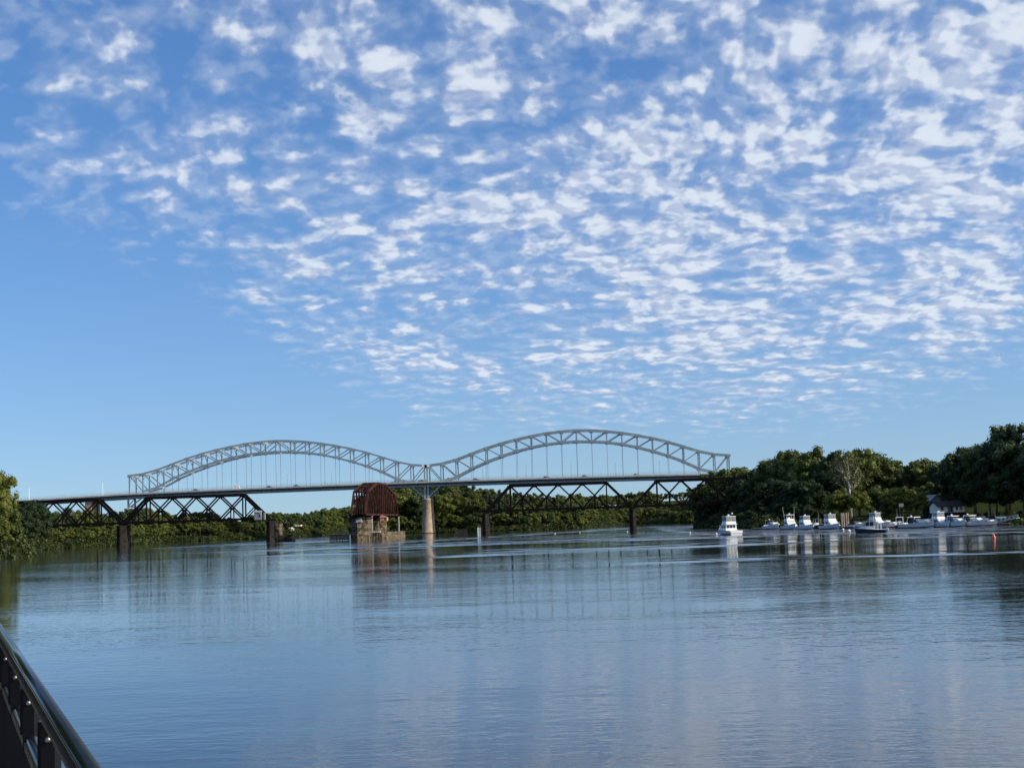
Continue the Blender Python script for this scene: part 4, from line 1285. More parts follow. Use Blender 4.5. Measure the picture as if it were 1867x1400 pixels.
def hull_stations(L, B, fs, fb):
    st = []
    for i in range(13):
        t = i / 12.0
        x = -L / 2 + L * t
        hb = B / 2 * (0.94 + 0.06 * math.sin(t * 3.0)) * (1 - max(0, (t - 0.42) / 0.58) ** 2.3)
        sh = fs + (fb - fs) * t ** 1.7
        ch = hb * (0.86 - 0.35 * max(0, t - 0.5))
        rake = 0.0 if t < 0.8 else (t - 0.8) / 0.2 * 0.5
        st.append((x, max(hb, 0.03), sh, max(ch, 0.02), 0.12 + 0.5 * max(0, t - 0.55), x - rake * 0.9))
    return st


def make_hull(root, L, B, fs, fb, m_side, m_deck):
    st = hull_stations(L, B, fs, fb)
    n = len(st)
    mb = MB()
    vs, fs_ = [], []
    for (x, hb, sh, ch, cz, xk) in st:
        vs += [(xk, 0, -0.5 + max(0, (x / L + 0.5) - 0.7) * 1.0), (xk + (x - xk) * 0.3, ch, cz), (x, hb, sh), (xk + (x - xk) * 0.3, -ch, cz), (x, -hb, sh)]
    for i in range(n - 1):
        a, b_ = 5 * i, 5 * (i + 1)
        fs_ += [(a, b_, b_ + 1, a + 1), (a + 1, b_ + 1, b_ + 2, a + 2), (b_, a, a + 3, b_ + 3), (b_ + 3, a + 3, a + 4, b_ + 4)]
    fs_.append((0, 1, 2, 4, 3))
    hull = mb.add(vs, fs_).build('hull', m_side, root, False)
    mb = MB()
    for s in (1, -1):
        pts = [(x, s * (hb + 0.02), sh - 0.02) for (x, hb, sh, ch, cz, xk) in st]
        mb.tube(pts, 0.055, 6)
    mb.build('rub_rail', m_deck, hull)
    mb = MB()
    vs, fs_ = [], []
    for (x, hb, sh, ch, cz, xk) in st:
        vs += [(x, hb * 0.97, sh - 0.01), (x, 0, sh + 0.05 * hb), (x, -hb * 0.97, sh - 0.01)]
    for i in range(n - 1):
        a = 3 * i
        fs_ += [(a, a + 3, a + 4, a + 1), (a + 1, a + 4, a + 5, a + 2)]
    mb.add(vs, fs_).build('deck', m_deck, root)
    mb = MB()
    for s in (1, -1):
        pts = [(x, s * (ch + (hb - ch) * 0.12 + 0.012), cz + 0.06) for (x, hb, sh, ch, cz, xk) in [(q[5] + (q[0] - q[5]) * 0.3,) + q[1:] for q in st]]
        mb.tube(pts, 0.085, 4)
    mb.build('boot_stripe', M_boot, hull)
    return st


def bow_rail(root, st, h_=0.65, a=7):
    mb = MB()
    for s in (1, -1):
        pts = [(x - 0.05, s * (hb - 0.1) if hb > 0.15 else 0, sh + h_) for (x, hb, sh, *_r) in st[a:]]
        mb.tube(pts, 0.028, 6)
        for (x, hb, sh, *_r) in st[a::2]:
            yy = s * (hb - 0.1) if hb > 0.15 else 0
            mb.tube([(x - 0.05, yy, sh), (x - 0.05, yy, sh + h_)], 0.022, 6)
    mb.build('bow_rail', M_chrome, root)


def cabin(root, nm, x0, x1, w, z0, z1, front, back, m_, glass=None, side=0.12, front_m=None):
    o_ = MB().frustum((x0, -w / 2, z0), (x1, w / 2, z1), x0 + back, x1 - front, -w / 2 + side, w / 2 - side).build(nm, m_, root)
    if glass:
        za, zb = z0 + (z1 - z0) * 0.38, z0 + (z1 - z0) * 0.86
        for s in (1, -1):
            def yy(z_):
                return s * (w / 2 - side * (z_ - z0) / (z1 - z0) + 0.015)
            n_ = 3
            ax, bx = x0 + back + 0.25, x1 - front * 0.86 - 0.3
            for i in range(n_):
                xa, xb = ax + (bx - ax) * i / n_ + 0.06, ax + (bx - ax) * (i + 1) / n_ - 0.06
                MB().add([(xa, yy(za), za), (xb, yy(za), za), (xb, yy(zb), zb), (xa, yy(zb), zb)], [(0, 1, 2, 3)]).build('side_window', glass, o_)

        def xx(z_):
            return x1 - front * (z_ - z0) / (z1 - z0) + 0.015
        for i in range(3):
            ya, yb = -w / 2 + side + 0.12 + (w - 2 * side - 0.24) * i / 3 + 0.04, -w / 2 + side + 0.12 + (w - 2 * side - 0.24) * (i + 1) / 3 - 0.04
            MB().add([(xx(za), ya, za), (xx(za), yb, za), (xx(zb), yb, zb), (xx(zb), ya, zb)], [(0, 1, 2, 3)]).build('windshield_pane', front_m or glass, o_)

        def xr(z_):
            return x0 + back * (z_ - z0) / (z1 - z0) - 0.015
        for i in range(3):
            ya, yb = -w / 2 + side + 0.15 + (w - 2 * side - 0.3) * i / 3 + 0.08, -w / 2 + side + 0.15 + (w - 2 * side - 0.3) * (i + 1) / 3 - 0.08
            MB().add([(xr(za), ya, za), (xr(zb), ya, zb), (xr(zb), yb, zb), (xr(za), yb, za)], [(0, 1, 2, 3)]).build('aft_window', glass, o_)
    return o_


def top_on_posts(root, nm, x0, x1, w, z0, z1, m_, post_m=None):
    o_ = MB().frustum((x0, -w / 2, z1 - 0.14), (x1, w / 2, z1), x0 + 0.15, x1 - 0.15, -w / 2 + 0.15, w / 2 - 0.15).build(nm, m_, root)
    for xx_ in (x0 + 0.2, x1 - 0.25):
        for s in (1, -1):
            MB().tube([(xx_, s * (w / 2 - 0.1), z0), (xx_, s * (w / 2 - 0.12), z1 - 0.1)], 0.045, 6).build('post', post_m or M_chrome, o_)
    return o_


def radar(root, x, y, z, r_=0.32):
    MB().lathe((x, y, z), [(r_ * 0.4, 0), (r_ * 0.4, 0.15), (r_, 0.18), (r_, 0.36), (r_ * 0.6, 0.45), (0.02, 0.47)], 14).build('radar_dome', M_gel, root, True)


def antenna(root, x, y, z, h_, lean=0.0, r_=0.03, m_=None):
    MB().tube([(x, y, z), (x - lean, y * 1.02, z + h_)], [r_, r_ * 0.4], 5).build('antenna', m_ or M_gel, root)


def outboard(root, x, y, z, m_):
    o_ = MB().frustum((x - 0.55, y - 0.25, z), (x + 0.1, y + 0.25, z + 0.75), x - 0.42, x, y - 0.17, y + 0.17).build('outboard_motor', m_, root)
    MB().frustum((x - 0.3, y - 0.07, z - 0.9), (x - 0.05, y + 0.07, z), x - 0.32, x, y - 0.1, y + 0.1).build('lower_unit', m_, o_)


def boat(name, px_, wl, az, words, L=9.5, B=3.4, style='flybridge', side=None, top=None, glass=None, cat='boat', Y=None, dark=None, zs=1.0):
    P_ = on_z(px_, wl) if Y is None else Vector((on_y(px_, wl, Y).x, Y, 0))
    r_ = empty(name, (P_.x, P_.y, 0.0), R(90 - az))
    k_ = 1.0 if style == 'pilothouse' else 1.1
    r_.scale = (k_, k_, k_ * zs)
    tag(r_, words, cat, 'boats at the marina')
    side = side or M_gel2
    glass = glass or M_glass
    fs, fb = (1.05, 1.95) if L > 8.5 else (0.85, 1.45)
    st = make_hull(r_, L, B, fs, fb, side, M_gel)
    a = -L / 2
    if style in ('flybridge', 'convertible', 'enclosed'):
        cabin(r_, 'cabin', a + L * 0.30, a + L * 0.80, B * 0.80, fs + 0.05, fs + 1.75, 2.2, 0.1, M_gel, glass, front_m=None if zs == 1.0 else M_gel)
        z2 = fs + 1.75
        cabin(r_, 'flybridge', a + L * 0.30, a + L * 0.60, B * 0.74, z2, z2 + 0.75, 0.5, -0.05, M_gel)
        MB().box((a + L * 0.22, -B * 0.38, z2 - 0.08), (a + L * 0.32, B * 0.38, z2 + 0.02)).build('cockpit_overhang', M_gel, r_)
        MB().frustum((a + L * 0.34, -0.5, z2 + 0.75), (a + L * 0.40, 0.5, z2 + 1.3), a + L * 0.34, a + L * 0.37, -0.45, 0.45).build('helm_seat', M_gel, r_)
        zt_ = z2 + 2.1
        tp = top_on_posts(r_, 'hardtop' if style != 'flybridge' else 'bimini_top', a + L * 0.29, a + L * 0.58, B * 0.72, z2 + 0.7, zt_, top or M_gel, M_gel)
        if style != 'convertible':
            for s in (1, -1):
                MB().box((a + L * 0.32, s * B * 0.345 - 0.01, z2 + 0.78), (a + L * 0.43, s * B * 0.345 + 0.01, zt_ - 0.2)).build('vinyl_panel', M_vinyl, tp)
                MB().box((a + L * 0.445, s * B * 0.345 - 0.01, z2 + 0.78), (a + L * 0.55, s * B * 0.345 + 0.01, zt_ - 0.2)).build('vinyl_panel', M_vinyl, tp)
            for i in (-1, 0, 1):
                MB().box((a + L * 0.562, i * B * 0.22 - B * 0.1, z2 + 0.78), (a + L * 0.565, i * B * 0.22 + B * 0.1, zt_ - 0.2)).build('vinyl_panel', M_vinyl, tp)
                if style == 'enclosed':
                    MB().box((a + L * 0.30, i * B * 0.22 - B * 0.1, z2 + 0.95), (a + L * 0.303, i * B * 0.22 + B * 0.1, zt_ - 0.25)).build('vinyl_panel', M_vinyl, tp)
        radar(r_, a + L * 0.45, 0, zt_)
        MB().box((a + 0.02, -B * 0.36, 0.35), (a + 0.12, B * 0.36, 0.42)).build('swim_platform', M_gel, r_)
        bow_rail(r_, st)
    elif style == 'express':
        cabin(r_, 'trunk_cabin', a + L * 0.42, a + L * 0.90, B * 0.62, fb * 0.78, fb + 0.35, 1.7, 0.1, M_gel)
        ws = cabin(r_, 'windshield', a + L * 0.40, a + L * 0.60, B * 0.76, fs + 0.45, fs + 1.25, 1.0, 0.0, glass)
        MB().tube([(a + L * 0.41, -B * 0.38, fs + 1.24), (a + L * 0.505, -B * 0.27, fs + 1.27), (a + L * 0.505, B * 0.27, fs + 1.27), (a + L * 0.41, B * 0.38, fs + 1.24)], 0.04, 6).build('windshield_frame', M_chrome, ws)
        mb = MB()
        xa = a + L * 0.30
        mb.tube([(xa - 0.4, -B * 0.42, fs), (xa, -B * 0.40, fs + 1.9), (xa, B * 0.40, fs + 1.9), (xa - 0.4, B * 0.42, fs)], 0.11, 8)
        mb.build('radar_arch', M_gel, r_)
        MB().frustum((a + L * 0.28, -B * 0.40, fs + 1.82), (a + L * 0.50, B * 0.40, fs + 1.98), a + L * 0.29, a + L * 0.48, -B * 0.34, B * 0.34).build('canvas_top', top or M_canvas, r_)
        if dark:
            MB().frustum((a + L * 0.06, -B * 0.42, fs), (a + L * 0.42, B * 0.42, fs + 1.8), a + L * 0.20, a + L * 0.42, -B * 0.36, B * 0.36).build('canvas_enclosure', dark, r_)
        else:
            MB().frustum((a + 0.5, -B * 0.36, fs - 0.02), (a + 1.2, B * 0.36, fs + 0.4), a + 0.55, a + 1.1, -B * 0.34, B * 0.34).build('aft_bench', M_gel, r_)
        radar(r_, xa, 0, fs + 1.95, 0.28)
        bow_rail(r_, st)
    elif style == 'console':
        MB().frustum((a + L * 0.42, -0.5, fs), (a + L * 0.54, 0.5, fs + 1.1), a + L * 0.42, a + L * 0.50, -0.4, 0.4).build('console', M_gel, r_)
        MB().frustum((a + L * 0.47, -0.42, fs + 1.1), (a + L * 0.52, 0.42, fs + 1.6), a + L * 0.46, a + L * 0.48, -0.38, 0.38).build('windshield', glass, r_)
        top_on_posts(r_, 't_top', a + L * 0.32, a + L * 0.60, B * 0.75, fs, fs + 2.25, top or M_gel, M_gel)
        MB().box((a + L * 0.28, -0.55, fs), (a + L * 0.36, 0.55, fs + 0.95)).build('leaning_post', M_gel, r_)
        for yy_ in (-0.4, 0.4):
            outboard(r_, a - 0.05, yy_, 0.75, M_rubber)
        antenna(r_, a + L * 0.45, 0.6, fs + 2.25, 2.2)
    elif style == 'pilothouse':
        cabin(r_, 'trunk_cabin', a + L * 0.55, a + L * 0.86, B * 0.60, fb * 0.82, fb + 0.30, 0.8, 0.05, M_gel)
        x0, x1, w, z0, z1 = a + L * 0.36, a + L * 0.64, B * 0.72, fs, fs + 2.0
        for (xa, xb) in ((x0, x0 + 0.10), ((x0 + x1) / 2 - 0.05, (x0 + x1) / 2 + 0.05), (x1 - 0.12, x1)):
            for s in (1, -1):
                MB().box((xa, s * w / 2 - 0.05, z0), (xb, s * w / 2 + 0.05, z1)).build('cabin_post', M_gel, r_)
        for s in (1, -1):
            MB().box((x0 + 0.1, s * w / 2 - 0.04, z0), (x1 - 0.12, s * w / 2 + 0.04, z0 + 0.95)).build('cabin_side', M_gel, r_)
            MB().box((x0 + 0.1, s * w / 2 - 0.015, z0 + 0.95), ((x0 + x1) / 2 - 0.05, s * w / 2 + 0.015, z1 - 0.1)).build('side_window', glass, r_)
            MB().box(((x0 + x1) / 2 + 0.05, s * w / 2 - 0.015, z0 + 0.95), (x1 - 0.12, s * w / 2 + 0.015, z1 - 0.1)).build('side_window', glass, r_)
        MB().box((x1 - 0.06, -w / 2 + 0.06, z0), (x1, w / 2 - 0.06, z0 + 1.0)).build('cabin_front', M_gel, r_)
        MB().box((x1 - 0.05, -w / 2 + 0.06, z0 + 1.0), (x1 - 0.02, w / 2 - 0.06, z1 - 0.05)).build('windshield', glass, r_)
        MB().box((x0 - 0.45, -w / 2 - 0.12, z1), (x1 + 0.2, w / 2 + 0.12, z1 + 0.11)).build('cabin_roof', M_gel, r_)
        top_on_posts(r_, 'cockpit_top', a + L * 0.14, x0 - 0.5, w, fs, z1 + 0.02, M_gel, M_gel)
        antenna(r_, x0 + 0.15, 0.0, z1 + 0.11, 1.5, 0.0, 0.09, M_tan)
        mb = MB().tube([(x0 + 0.15, -0.6, z1 + 1.0), (x0 + 0.15, 0.6, z1 + 1.0)], 0.05, 6)
        mb.build('spreader', M_tan, r_)
        outboard(r_, a - 0.05, 0.0, 0.55, M_gel2)
        bow_rail(r_, st, 0.45, 8)
    else:   # cuddy runabout
        cabin(r_, 'cuddy_cabin', a + L * 0.48, a + L * 0.88, B * 0.62, fb * 0.75, fb + 0.22, 1.4, 0.1, M_gel)
        cabin(r_, 'windshield', a + L * 0.42, a + L * 0.60, B * 0.72, fs + 0.3, fs + 0.95, 0.8, 0.0, glass)
        MB().frustum((a + L * 0.12, -B * 0.42, fs - 0.02), (a + L * 0.48, B * 0.42, fs + 1.25), a + L * 0.22, a + L * 0.46, -B * 0.30, B * 0.30).build('canvas_cover', top or M_blue, r_)
        outboard(r_, a - 0.05, 0.0, 0.5, M_rubber)
        bow_rail(r_, st, 0.4, 8)
    return r_


b1 = boat('cabin_cruiser', 1328, 974.5, -20, 'white flybridge cruiser moored alone, stern towards the camera', 10.2, 4.0, 'enclosed', M_gel2)
radar(b1, -0.9, -0.9, 1.05 + 1.75 + 2.5, 0.26)
MB().box((-5.22, -1.5, 0.45), (-5.12, 1.5, 0.98)).build('transom_name_panel', M_gel, b1)
boat('express_cruiser', 1408, 964.8, 160, 'white cruiser with an arch, leftmost of the marina row', 9.6, 3.4, 'express', M_gel2, M_canvas)
b2 = boat('sportfishing_boat', 1441, 965.0, 168, 'white sportfishing boat with two tall outrigger poles', 9.8, 3.6, 'convertible', M_gel2, zs=0.96)
for s in (-1, 1):
    MB().tube([(-0.6, s * 1.55, 2.2), (-0.9, s * 1.9, 7.6)], [0.05, 0.03], 6).build('outrigger', M_tan, b2)
boat('cabin_cruiser', 1470, 965.2, 160, 'flybridge cruiser with dark enclosure, third from the left in the row', 9.4, 3.4, 'flybridge', M_gel2, M_gel, zs=0.86)
boat('center_console_boat', 1491, 963.6, 165, 'open boat with a dark green top between two cruisers', 7.6, 2.7, 'console', M_navy, mat('dark green canvas', (0.02, 0.05, 0.045), 0.8, 0.1, 1))
boat('cabin_cruiser', 1516, 964.2, 160, 'white hardtop cruiser moored beside the timber pilings', 10.2, 3.6, 'enclosed', M_gel2, zs=0.90)
boat('cuddy_boat', 1562, 961.5, 148, 'pale blue-grey runabout behind the timber pilings', 7.0, 2.6, 'cuddy', M_gel2, M_canvas, Y=528)
boat('fishing_boat', 1587, 971.5, -72, 'navy fishing boat with open white pilothouse, moored in front', 8.0, 2.8, 'pilothouse', M_navy)
boat('cabin_cruiser', 1599, 960, 145, 'flybridge cruiser half hidden behind the navy fishing boat', 9.2, 3.3, 'flybridge', M_gel2, M_gel, Y=500, zs=0.92)
boat('cuddy_boat', 1622, 961.8, 140, 'pale runabout left of the boat with black outboards', 8.2, 2.8, 'cuddy', M_gel2, M_gel2)
boat('center_console_boat', 1641, 962.2, 12, 'center console boat showing its black outboards to the camera', 7.8, 2.8, 'console', M_navy, M_gel)
boat('express_cruiser', 1674, 962.0, 140, 'largest express cruiser, long pale hull with bow to the right', 11.2, 3.6, 'express', M_gel2, M_gel)
boat('cabin_cruiser', 1714, 961.0, 160, 'flybridge cruiser with blue canvas in front of the boathouse', 9.8, 3.4, 'flybridge', M_gel2, M_gel, zs=0.84)
boat('express_cruiser', 1743, 960.4, 158, 'cruiser with grey canvas right of the blue-canvas boat', 9.0, 3.2, 'express', M_gel2, M_gel, dark=M_blue)
boat('express_cruiser', 1774, 959.6, 152, 'cruiser with a dark canvas enclosure, second from the right', 9.8, 3.3, 'express', M_gel2, M_tan, dark=M_canvas)
boat('cuddy_boat', 1801, 958.4, 150, 'small runabout under a blue cover, rightmost in the row', 7.4, 2.6, 'cuddy', M_gel2, M_blue)

# pilings, floating docks, gangway
for i, (px_, wl, h_, w_) in enumerate(((1535.5, 961.5, 5.2, 'left'), (1539, 961.2, 5.1, 'second'), (1543.5, 961.2, 5.2, 'third'), (1547, 960.9, 5.3, 'right'))):
    P_ = on_z(px_, wl + 1)
    o_ = MB().tube([(0, 0, -2.0), (0, 0, h_ - 0.1), (0, 0, h_)], [0.33, 0.30, 0.22], 10).build('timber_piling', M_wood, None)
    o_.location = (P_.x, P_.y, 0)
    tag(o_, 'thick grey timber piling, ' + w_ + ' of the four beside the hardtop cruiser', 'piling', 'pilings of the dock corner')
for i, (px_, wl, h_, w_) in enumerate(((1804, 955, 4.4, 'tall piling just right of the blue-covered runabout'), (1815, 955, 4.0, 'piling where the gangway meets the dock'), (1850, 953, 3.6, 'piling at the upper end of the gangway'), (1858, 953, 3.8, 'last piling at the right picture edge'))):
    P_ = on_z(px_, wl)
    o_ = MB().tube([(0, 0, -2.0), (0, 0, h_ - 0.1), (0, 0, h_)], [0.30, 0.27, 0.2], 10).build('timber_piling', M_wood, None)
    o_.location = (P_.x, P_.y, 0)
    tag(o_, w_, 'piling')


def dock(pa, pb, w, words):
    A, B = Vector((pa[0], pa[1], 0)), Vector((pb[0], pb[1], 0))
    d = B - A
    r_ = empty('floating_dock', A, math.atan2(d.y, d.x))
    tag(r_, words, 'dock')
    n_ = max(2, int(d.length / 6))
    for i in range(n_):
        MB().box((d.length * i / n_ + 0.05, -w / 2, 0.35), (d.length * (i + 1) / n_ - 0.05, w / 2, 0.55)).build('deck_section', M_wood, r_)
        MB().box((d.length * i / n_ + 0.4, -w / 2 + 0.1, -0.3), (d.length * (i + 1) / n_ - 0.4, w / 2 - 0.1, 0.35)).build('float', M_boot, r_)


dock((56, 590), (84, 526), 2.0, 'floating dock behind the left row of moored boats')
dock((86, 500), (124, 482), 2.0, 'floating dock behind the right row of moored boats')
ga, gb_ = on_z(1818, 957), Vector((on_y(1856, 944, 468).x, 468, on_y(1856, 944, 468).z))
gw = empty('gangway', (ga.x, ga.y, 0))
tag(gw, 'sloping aluminium gangway rising to the right bank', 'gangway')
mb = MB((ga.x, ga.y, 0)).bar((ga.x, ga.y, 0.6), gb_, 1.2, 0.18)
mb.build('walkway', M_fence, gw)
for s in (-0.55, 0.55):
    mb = MB((ga.x, ga.y, 0))
    for hh in (0.55, 1.05):
        mb.tube([Vector((ga.x, ga.y + s, 0.6 + hh)), gb_ + Vector((0, s, hh))], 0.035, 6)
    for i in range(6):
        p_ = Vector((ga.x, ga.y, 0.6)).lerp(gb_, i / 5) + Vector((0, s, 0))
        mb.tube([p_, p_ + Vector((0, 0, 1.05))], 0.03, 6)
    mb.build('handrail', M_fence, gw)

# buoys
M_red = mat('red buoy plastic', (0.80, 0.12, 0.06), 0.4, 0.06, 2.0)
P_ = on_z(1812.5, 981)
rb = empty('channel_buoy', (P_.x, P_.y, 0), 0.0)
rb.rotation_euler = (0, R(-8), 0)
rb.scale = (0.8, 0.8, 0.8)
tag(rb, 'red nun buoy floating in the dark water at the right', 'buoy')
MB().lathe((0, 0, 0), [(0.30, -0.5), (0.36, 0.0), (0.36, 0.35), (0.20, 0.80), (0.06, 0.92)], 14).build('float_body', M_red, rb, True)
MB().tube([(0, 0, 0.9), (0, 0, 1.05)], 0.03, 6).build('lifting_eye', M_chrome, rb)
for px_, wl, r_, w_ in ((1258, 972, 0.32, 'white mooring ball left of the lone cruiser, by the dark point'), (1306, 974.5, 0.34, 'white mooring ball under the bow of the lone cruiser'),
                        (1548, 969.5, 0.45, 'white mooring ball between the pilings and the navy boat'), (1012, 973, 0.28, 'white mooring ball under the right truss span'),
                        (1057, 971, 0.24, 'tiny white mooring ball right of the one under the truss'), (1144, 969.5, 0.28, 'white mooring ball beside the slim right pier'),
                        (1537, 966.5, 0.38, 'white mooring ball in front of the timber pilings')):
    P_ = on_z(px_, wl)
    o_ = empty('mooring_ball', (P_.x, P_.y, 0))
    tag(o_, w_, 'mooring ball', 'white mooring balls')
    prof = [(r_ * math.cos(a_), r_ * 0.5 + r_ * math.sin(a_)) for a_ in [R(-80 + 20 * i) for i in range(9)]]
    MB().lathe((0, 0, 0), prof, 14).build('ball', M_gel, o_, True)
    MB().lathe((0, 0, 0), [(0.05, r_ * 1.45), (0.09, r_ * 1.55), (0.05, r_ * 1.68)], 8).build('ring', M_chrome, o_)
    MB().lathe((0, 0, 0), [(r_ * 0.995, r_ * 0.42), (r_ * 1.01, r_ * 0.5), (r_ * 0.995, r_ * 0.58)], 14).build('stripe', M_navy, o_)

# boathouse with dark roof, smaller grey house behind
M_roof = mat('dark shingle', (0.028, 0.024, 0.024), 0.85, 0.3, 1.5)
M_siding = mat('white siding', (0.70, 0.70, 0.66), 0.7, 0.06, 0.8)
M_gsid = mat('blue grey siding', (0.36, 0.42, 0.44), 0.7, 0.08, 0.8)


def house(name, px_, ybase, Y, words, L, W_, hw, hr, rz, m_wall, m_roof, openings):
    P_ = on_y(px_, ybase, Y)
    z = ground_z(P_.x, Y)
    zb = P_.z
    h_ = empty(name, (P_.x, Y, zb), rz)
    tag(h_, words, 'house')
    MB().box((-L / 2 - 0.3, -W_ / 2 - 0.3, z - zb - 1.0), (L / 2 + 0.3, W_ / 2 + 0.3, 0.0)).build('foundation', M_stone, h_)
    wl = MB().box((-L / 2, -W_ / 2, 0), (L / 2, W_ / 2, hw)).build('wall', m_wall, h_)
    for s in (-1, 1):
        MB().add([(s * L / 2, -W_ / 2, hw), (s * L / 2, W_ / 2, hw), (s * L / 2, 0, hw + hr)], [(0, 1, 2) if s > 0 else (0, 2, 1)]).build('gable', m_wall, h_)
    ov = 0.7
    for s in (-1, 1):
        ya, za = s * (W_ / 2 + ov), hw - hr * ov / (W_ / 2)
        MB().add([(-L / 2 - ov, ya, za), (L / 2 + ov, ya, za), (L / 2 + ov, 0, hw + hr), (-L / 2 - ov, 0, hw + hr), (-L / 2 - ov, ya, za + 0.16), (L / 2 + ov, ya, za + 0.16), (L / 2 + ov, 0, hw + hr + 0.16), (-L / 2 - ov, 0, hw + hr + 0.16)],
                 [(0, 3, 2, 1), (4, 5, 6, 7), (0, 1, 5, 4), (1, 2, 6, 5), (2, 3, 7, 6), (3, 0, 4, 7)]).build('roof_slope', m_roof, h_)
    for kind__, xa, xb, za, zb_ in openings:
        f_ = MB().box((xa - 0.1, -W_ / 2 - 0.06, za - 0.1), (xb + 0.1, -W_ / 2 - 0.005, zb_ + 0.1)).build(kind__, M_gel, wl)
        MB().box((xa, -W_ / 2 - 0.09, za), (xb, -W_ / 2 - 0.062, zb_)).build('pane', M_glass, wl)
    return h_


house('boathouse', 1727, 934, 535, 'white boathouse with a wide dark roof behind the moored boats', 9.6, 6.4, 2.3, 1.55, R(14), M_siding, M_roof,
      [('window', -3.9, -2.9, 0.8, 1.9), ('door', -1.4, 0.6, 0.1, 1.95), ('window', 1.6, 2.4, 0.8, 1.9), ('window', 3.0, 4.0, 0.8, 1.9)])
house('grey_house', 1699, 922, 560, 'blue-grey gabled house peeping out behind the boathouse', 4.2, 4.2, 2.2, 1.6, R(-62), M_gsid, mat('pale grey roofing', (0.30, 0.31, 0.32), 0.8, 0.1, 1.0),
      [('window', -0.8, 0.8, 0.8, 1.7)])
# small things on the bank under the trees
for px_, py_, Y, nm, words, cat, fn in ((1587 + 56, 918, 545, 'notice_board', 'small tan notice board on the bank above the center console boat', 'sign', 'board'),
                                        (1774, 924, 512, 'storage_box', 'pale storage box on the bank right of the boathouse', 'box', 'box'),
                                        (1789, 927, 508, 'picnic_table', 'pale picnic table on the dark bank right of the storage box', 'table', 'table'),
                                        (1824, 927, 500, 'dinghy', 'upturned pale dinghy on the bank under the huge trees', 'dinghy', 'dinghy')):
    P_ = on_y(px_, py_, Y)
    z = ground_z(P_.x, Y)
    e_ = empty(nm, (P_.x, Y, z))
    tag(e_, words, cat)
    if fn == 'board':
        hgt = max(1.6, P_.z - z)
        for s in (-0.6, 0.6):
            MB().box((s - 0.06, -0.06, -0.3), (s + 0.06, 0.06, hgt)).build('post', M_wood, e_)
        MB().box((-0.8, -0.12, hgt - 1.1), (0.8, -0.06, hgt + 0.1)).build('panel', M_cream, e_)
    elif fn == 'box':
        MB().box((-0.9, -0.6, 0), (0.9, 0.6, 1.2)).build('body', M_gel, e_)
        MB().frustum((-1.0, -0.7, 1.2), (1.0, 0.7, 1.4), -0.9, 0.9, -0.5, 0.5).build('lid', M_red if False else M_cream, e_)
    elif fn == 'table':
        MB().box((-1.1, -0.45, 0.72), (1.1, 0.45, 0.80)).build('tabletop', M_cream, e_)
        for s in (-1, 1):
            MB().box((-1.1, s * 0.85 - 0.15, 0.42), (1.1, s * 0.85 + 0.15, 0.48)).build('bench_board', M_cream, e_)
            MB().bar((s * 0.8, -0.9, 0.0), (s * 0.8, 0.3, 0.72), 0.1, 0.1).build('leg', M_wood, e_)
            MB().bar((s * 0.8, 0.9, 0.0), (s * 0.8, -0.3, 0.72), 0.1, 0.1).build('leg', M_wood, e_)
    else:
        vs, fs_ = [], []
        for i in range(9):
            t_ = i / 8
            x_, w_ = -1.7 + 3.4 * t_, 0.65 * (1 - max(0, (t_ - 0.35) / 0.65) ** 2.2) + 0.02
            vs += [(x_, -w_, 0.05), (x_, -w_ * 0.7, 0.45), (x_, 0, 0.58), (x_, w_ * 0.7, 0.45), (x_, w_, 0.05)]
        for i in range(8):
            for j in range(4):
                fs_.append((5 * i + j, 5 * i + 5 + j, 5 * i + 6 + j, 5 * i + 1 + j))
        fs_.append((0, 1, 2, 3, 4))
        MB().add(vs, fs_).build('hull', M_gel, e_, True)
        MB().tube([(-1.75, 0, 0.56), (1.7, 0, 0.54)], 0.035, 6).build('keel_strip', M_wood, e_)

# ------------------------------------------------------------------ promenade and its railing, beside the camera
RAZ = R(-23.7)
rdir = Vector((math.sin(RAZ), math.cos(RAZ), 0))
rside = Vector((math.cos(RAZ), -math.sin(RAZ), 0))
FLOOR = HC - 1.62
M_rail = mat('glossy black green railing paint', (0.012, 0.017, 0.016), 0.16, 0.15, 3.0, spec=0.6)
M_rail2 = mat('warm-lit railing underside', (0.12, 0.095, 0.06), 0.8, 0.2, 4.0, spec=0.1)  # warm light on the rail strips is put into this brown
M_post = mat('shaded black railing paint', (0.006, 0.006, 0.007), 0.6, 0.2, 3.0, spec=0.2)  # shade on posts and pickets is put into a darker black
M_bolt = mat('bolt steel', (0.30, 0.30, 0.30), 0.5, 0.05, 5.0, metal=1.0)
M_walk = mat('promenade concrete', (0.36, 0.35, 0.33), 0.9, 0.15, 1.2, bump=0.01)


def at(t, a, z):
    return rdir * t + rside * a + Vector((0, 0, z))


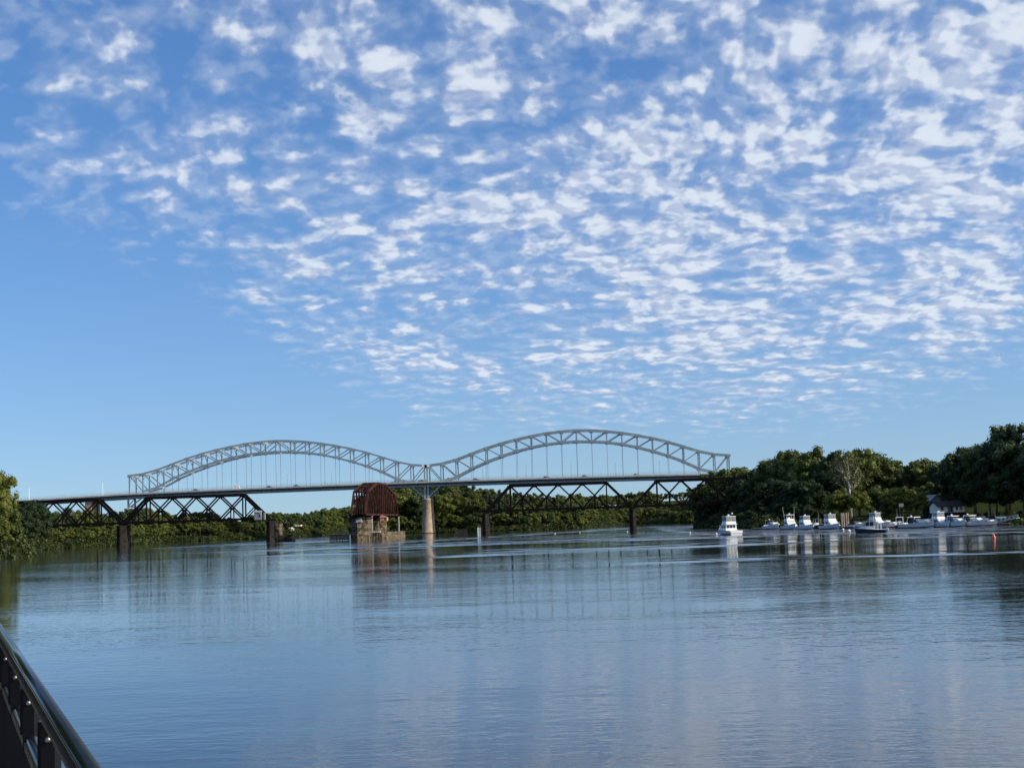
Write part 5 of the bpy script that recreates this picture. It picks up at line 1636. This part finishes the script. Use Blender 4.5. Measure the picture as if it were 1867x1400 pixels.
slab = MB()
for t in range(-6, 20, 2):
    s_ = MB()
    vs = [at(t + 0.01, -3.2, FLOOR - 0.25), at(t + 0.01, 0.55, FLOOR - 0.25), at(t + 1.99, 0.55, FLOOR - 0.25), at(t + 1.99, -3.2, FLOOR - 0.25),
          at(t + 0.01, -3.2, FLOOR), at(t + 0.01, 0.55, FLOOR), at(t + 1.99, 0.55, FLOOR), at(t + 1.99, -3.2, FLOOR)]
    s_.add(vs, [(0, 3, 2, 1), (4, 5, 6, 7), (0, 1, 5, 4), (1, 2, 6, 5), (2, 3, 7, 6), (3, 0, 4, 7)])
    if t == -6:
        prom = s_.build('promenade', M_walk)
        tag(prom, kind='structure')
    else:
        s_.build('paving_slab', M_walk, prom)
q_ = MB()
vs = [at(-6, 0.05, -2), at(-6, 0.5, -2), at(20, 0.5, -2), at(20, 0.05, -2), at(-6, 0.05, FLOOR - 0.255), at(-6, 0.5, FLOOR - 0.255), at(20, 0.5, FLOOR - 0.255), at(20, 0.05, FLOOR - 0.255)]
q_.add(vs, [(0, 3, 2, 1), (4, 5, 6, 7), (0, 1, 5, 4), (1, 2, 6, 5), (2, 3, 7, 6), (3, 0, 4, 7)])
tag(q_.build('quay_wall', M_walk), 'concrete quay wall carrying the promenade railing', 'quay wall')

rl = empty('promenade_railing', at(0, 0.38, FLOOR))
tag(rl, 'glossy black metal railing running off at the lower left corner', 'railing')
ro_ = at(0, 0.38, FLOOR)
ZR = HC - 0.59
TA, TB = -1.0, 17.8
MB(ro_).tube([at(TA, 0.359, ZR - 0.0135), at(TB, 0.359, ZR - 0.0135)], 0.025, 20).build('top_rail', M_rail, rl, True)
MB(ro_).bar(at(TA, 0.345, ZR - 0.055), at(TB, 0.345, ZR - 0.055), 0.036, 0.016).build('under_rail_bar', M_rail2, rl)
MB(ro_).tube([at(TA, 0.362, HC - 0.875), at(TB, 0.362, HC - 0.875)], 0.026, 14).build('middle_rail', M_rail, rl, True)
MB(ro_).bar(at(TA, 0.336, HC - 0.895), at(TB, 0.336, HC - 0.895), 0.014, 0.035).build('middle_rail_lit_strip', M_rail2, rl)  # lit side of the middle rail, added as a brown strip
MB(ro_).bar(at(TA, 0.36, FLOOR + 0.09), at(TB, 0.36, FLOOR + 0.09), 0.05, 0.03).build('bottom_rail', M_post, rl)
t = -0.82
while t < TB:
    ps = MB(ro_).bar(at(t, 0.36, FLOOR), at(t, 0.36, ZR - 0.064), 0.066, 0.05).build('post', M_post, rl)
    bk = MB(ro_).bar(at(t + 0.03, 0.35, HC - 0.85), at(t + 0.03, 0.35, ZR - 0.065), 0.04, 0.06).build('bracket_plate', M_post, ps)
    c_ = at(t - 0.032, 0.347, ZR - 0.12)
    MB(ro_).tube([c_ + rdir * 0.002, c_ - rdir * 0.006, c_ - rdir * 0.012], [0.011, 0.011, 0.005], 10).build('bolt_head', M_bolt, ps, True)
    t += 1.32
t = TA + 0.06
pk = None
while t < TB:
    if abs((t + 0.82) % 1.32) > 0.07 and abs((t + 0.82) % 1.32 - 1.32) > 0.07:
        if pk is None:
            pk = MB(ro_).bar(at(TA, 0.36, FLOOR + 0.10), at(TA, 0.36, HC - 0.89), 0.022, 0.022)
            me_ = bpy.data.meshes.new('picket')
            me_.from_pydata([tuple(v) for v in pk.v], [], pk.f)
            me_.materials.append(M_post)
        o_ = bpy.data.objects.new('picket', me_)
        col.objects.link(o_)
        o_.parent = rl
        o_.location = rdir * (t - TA)
    t += 0.105
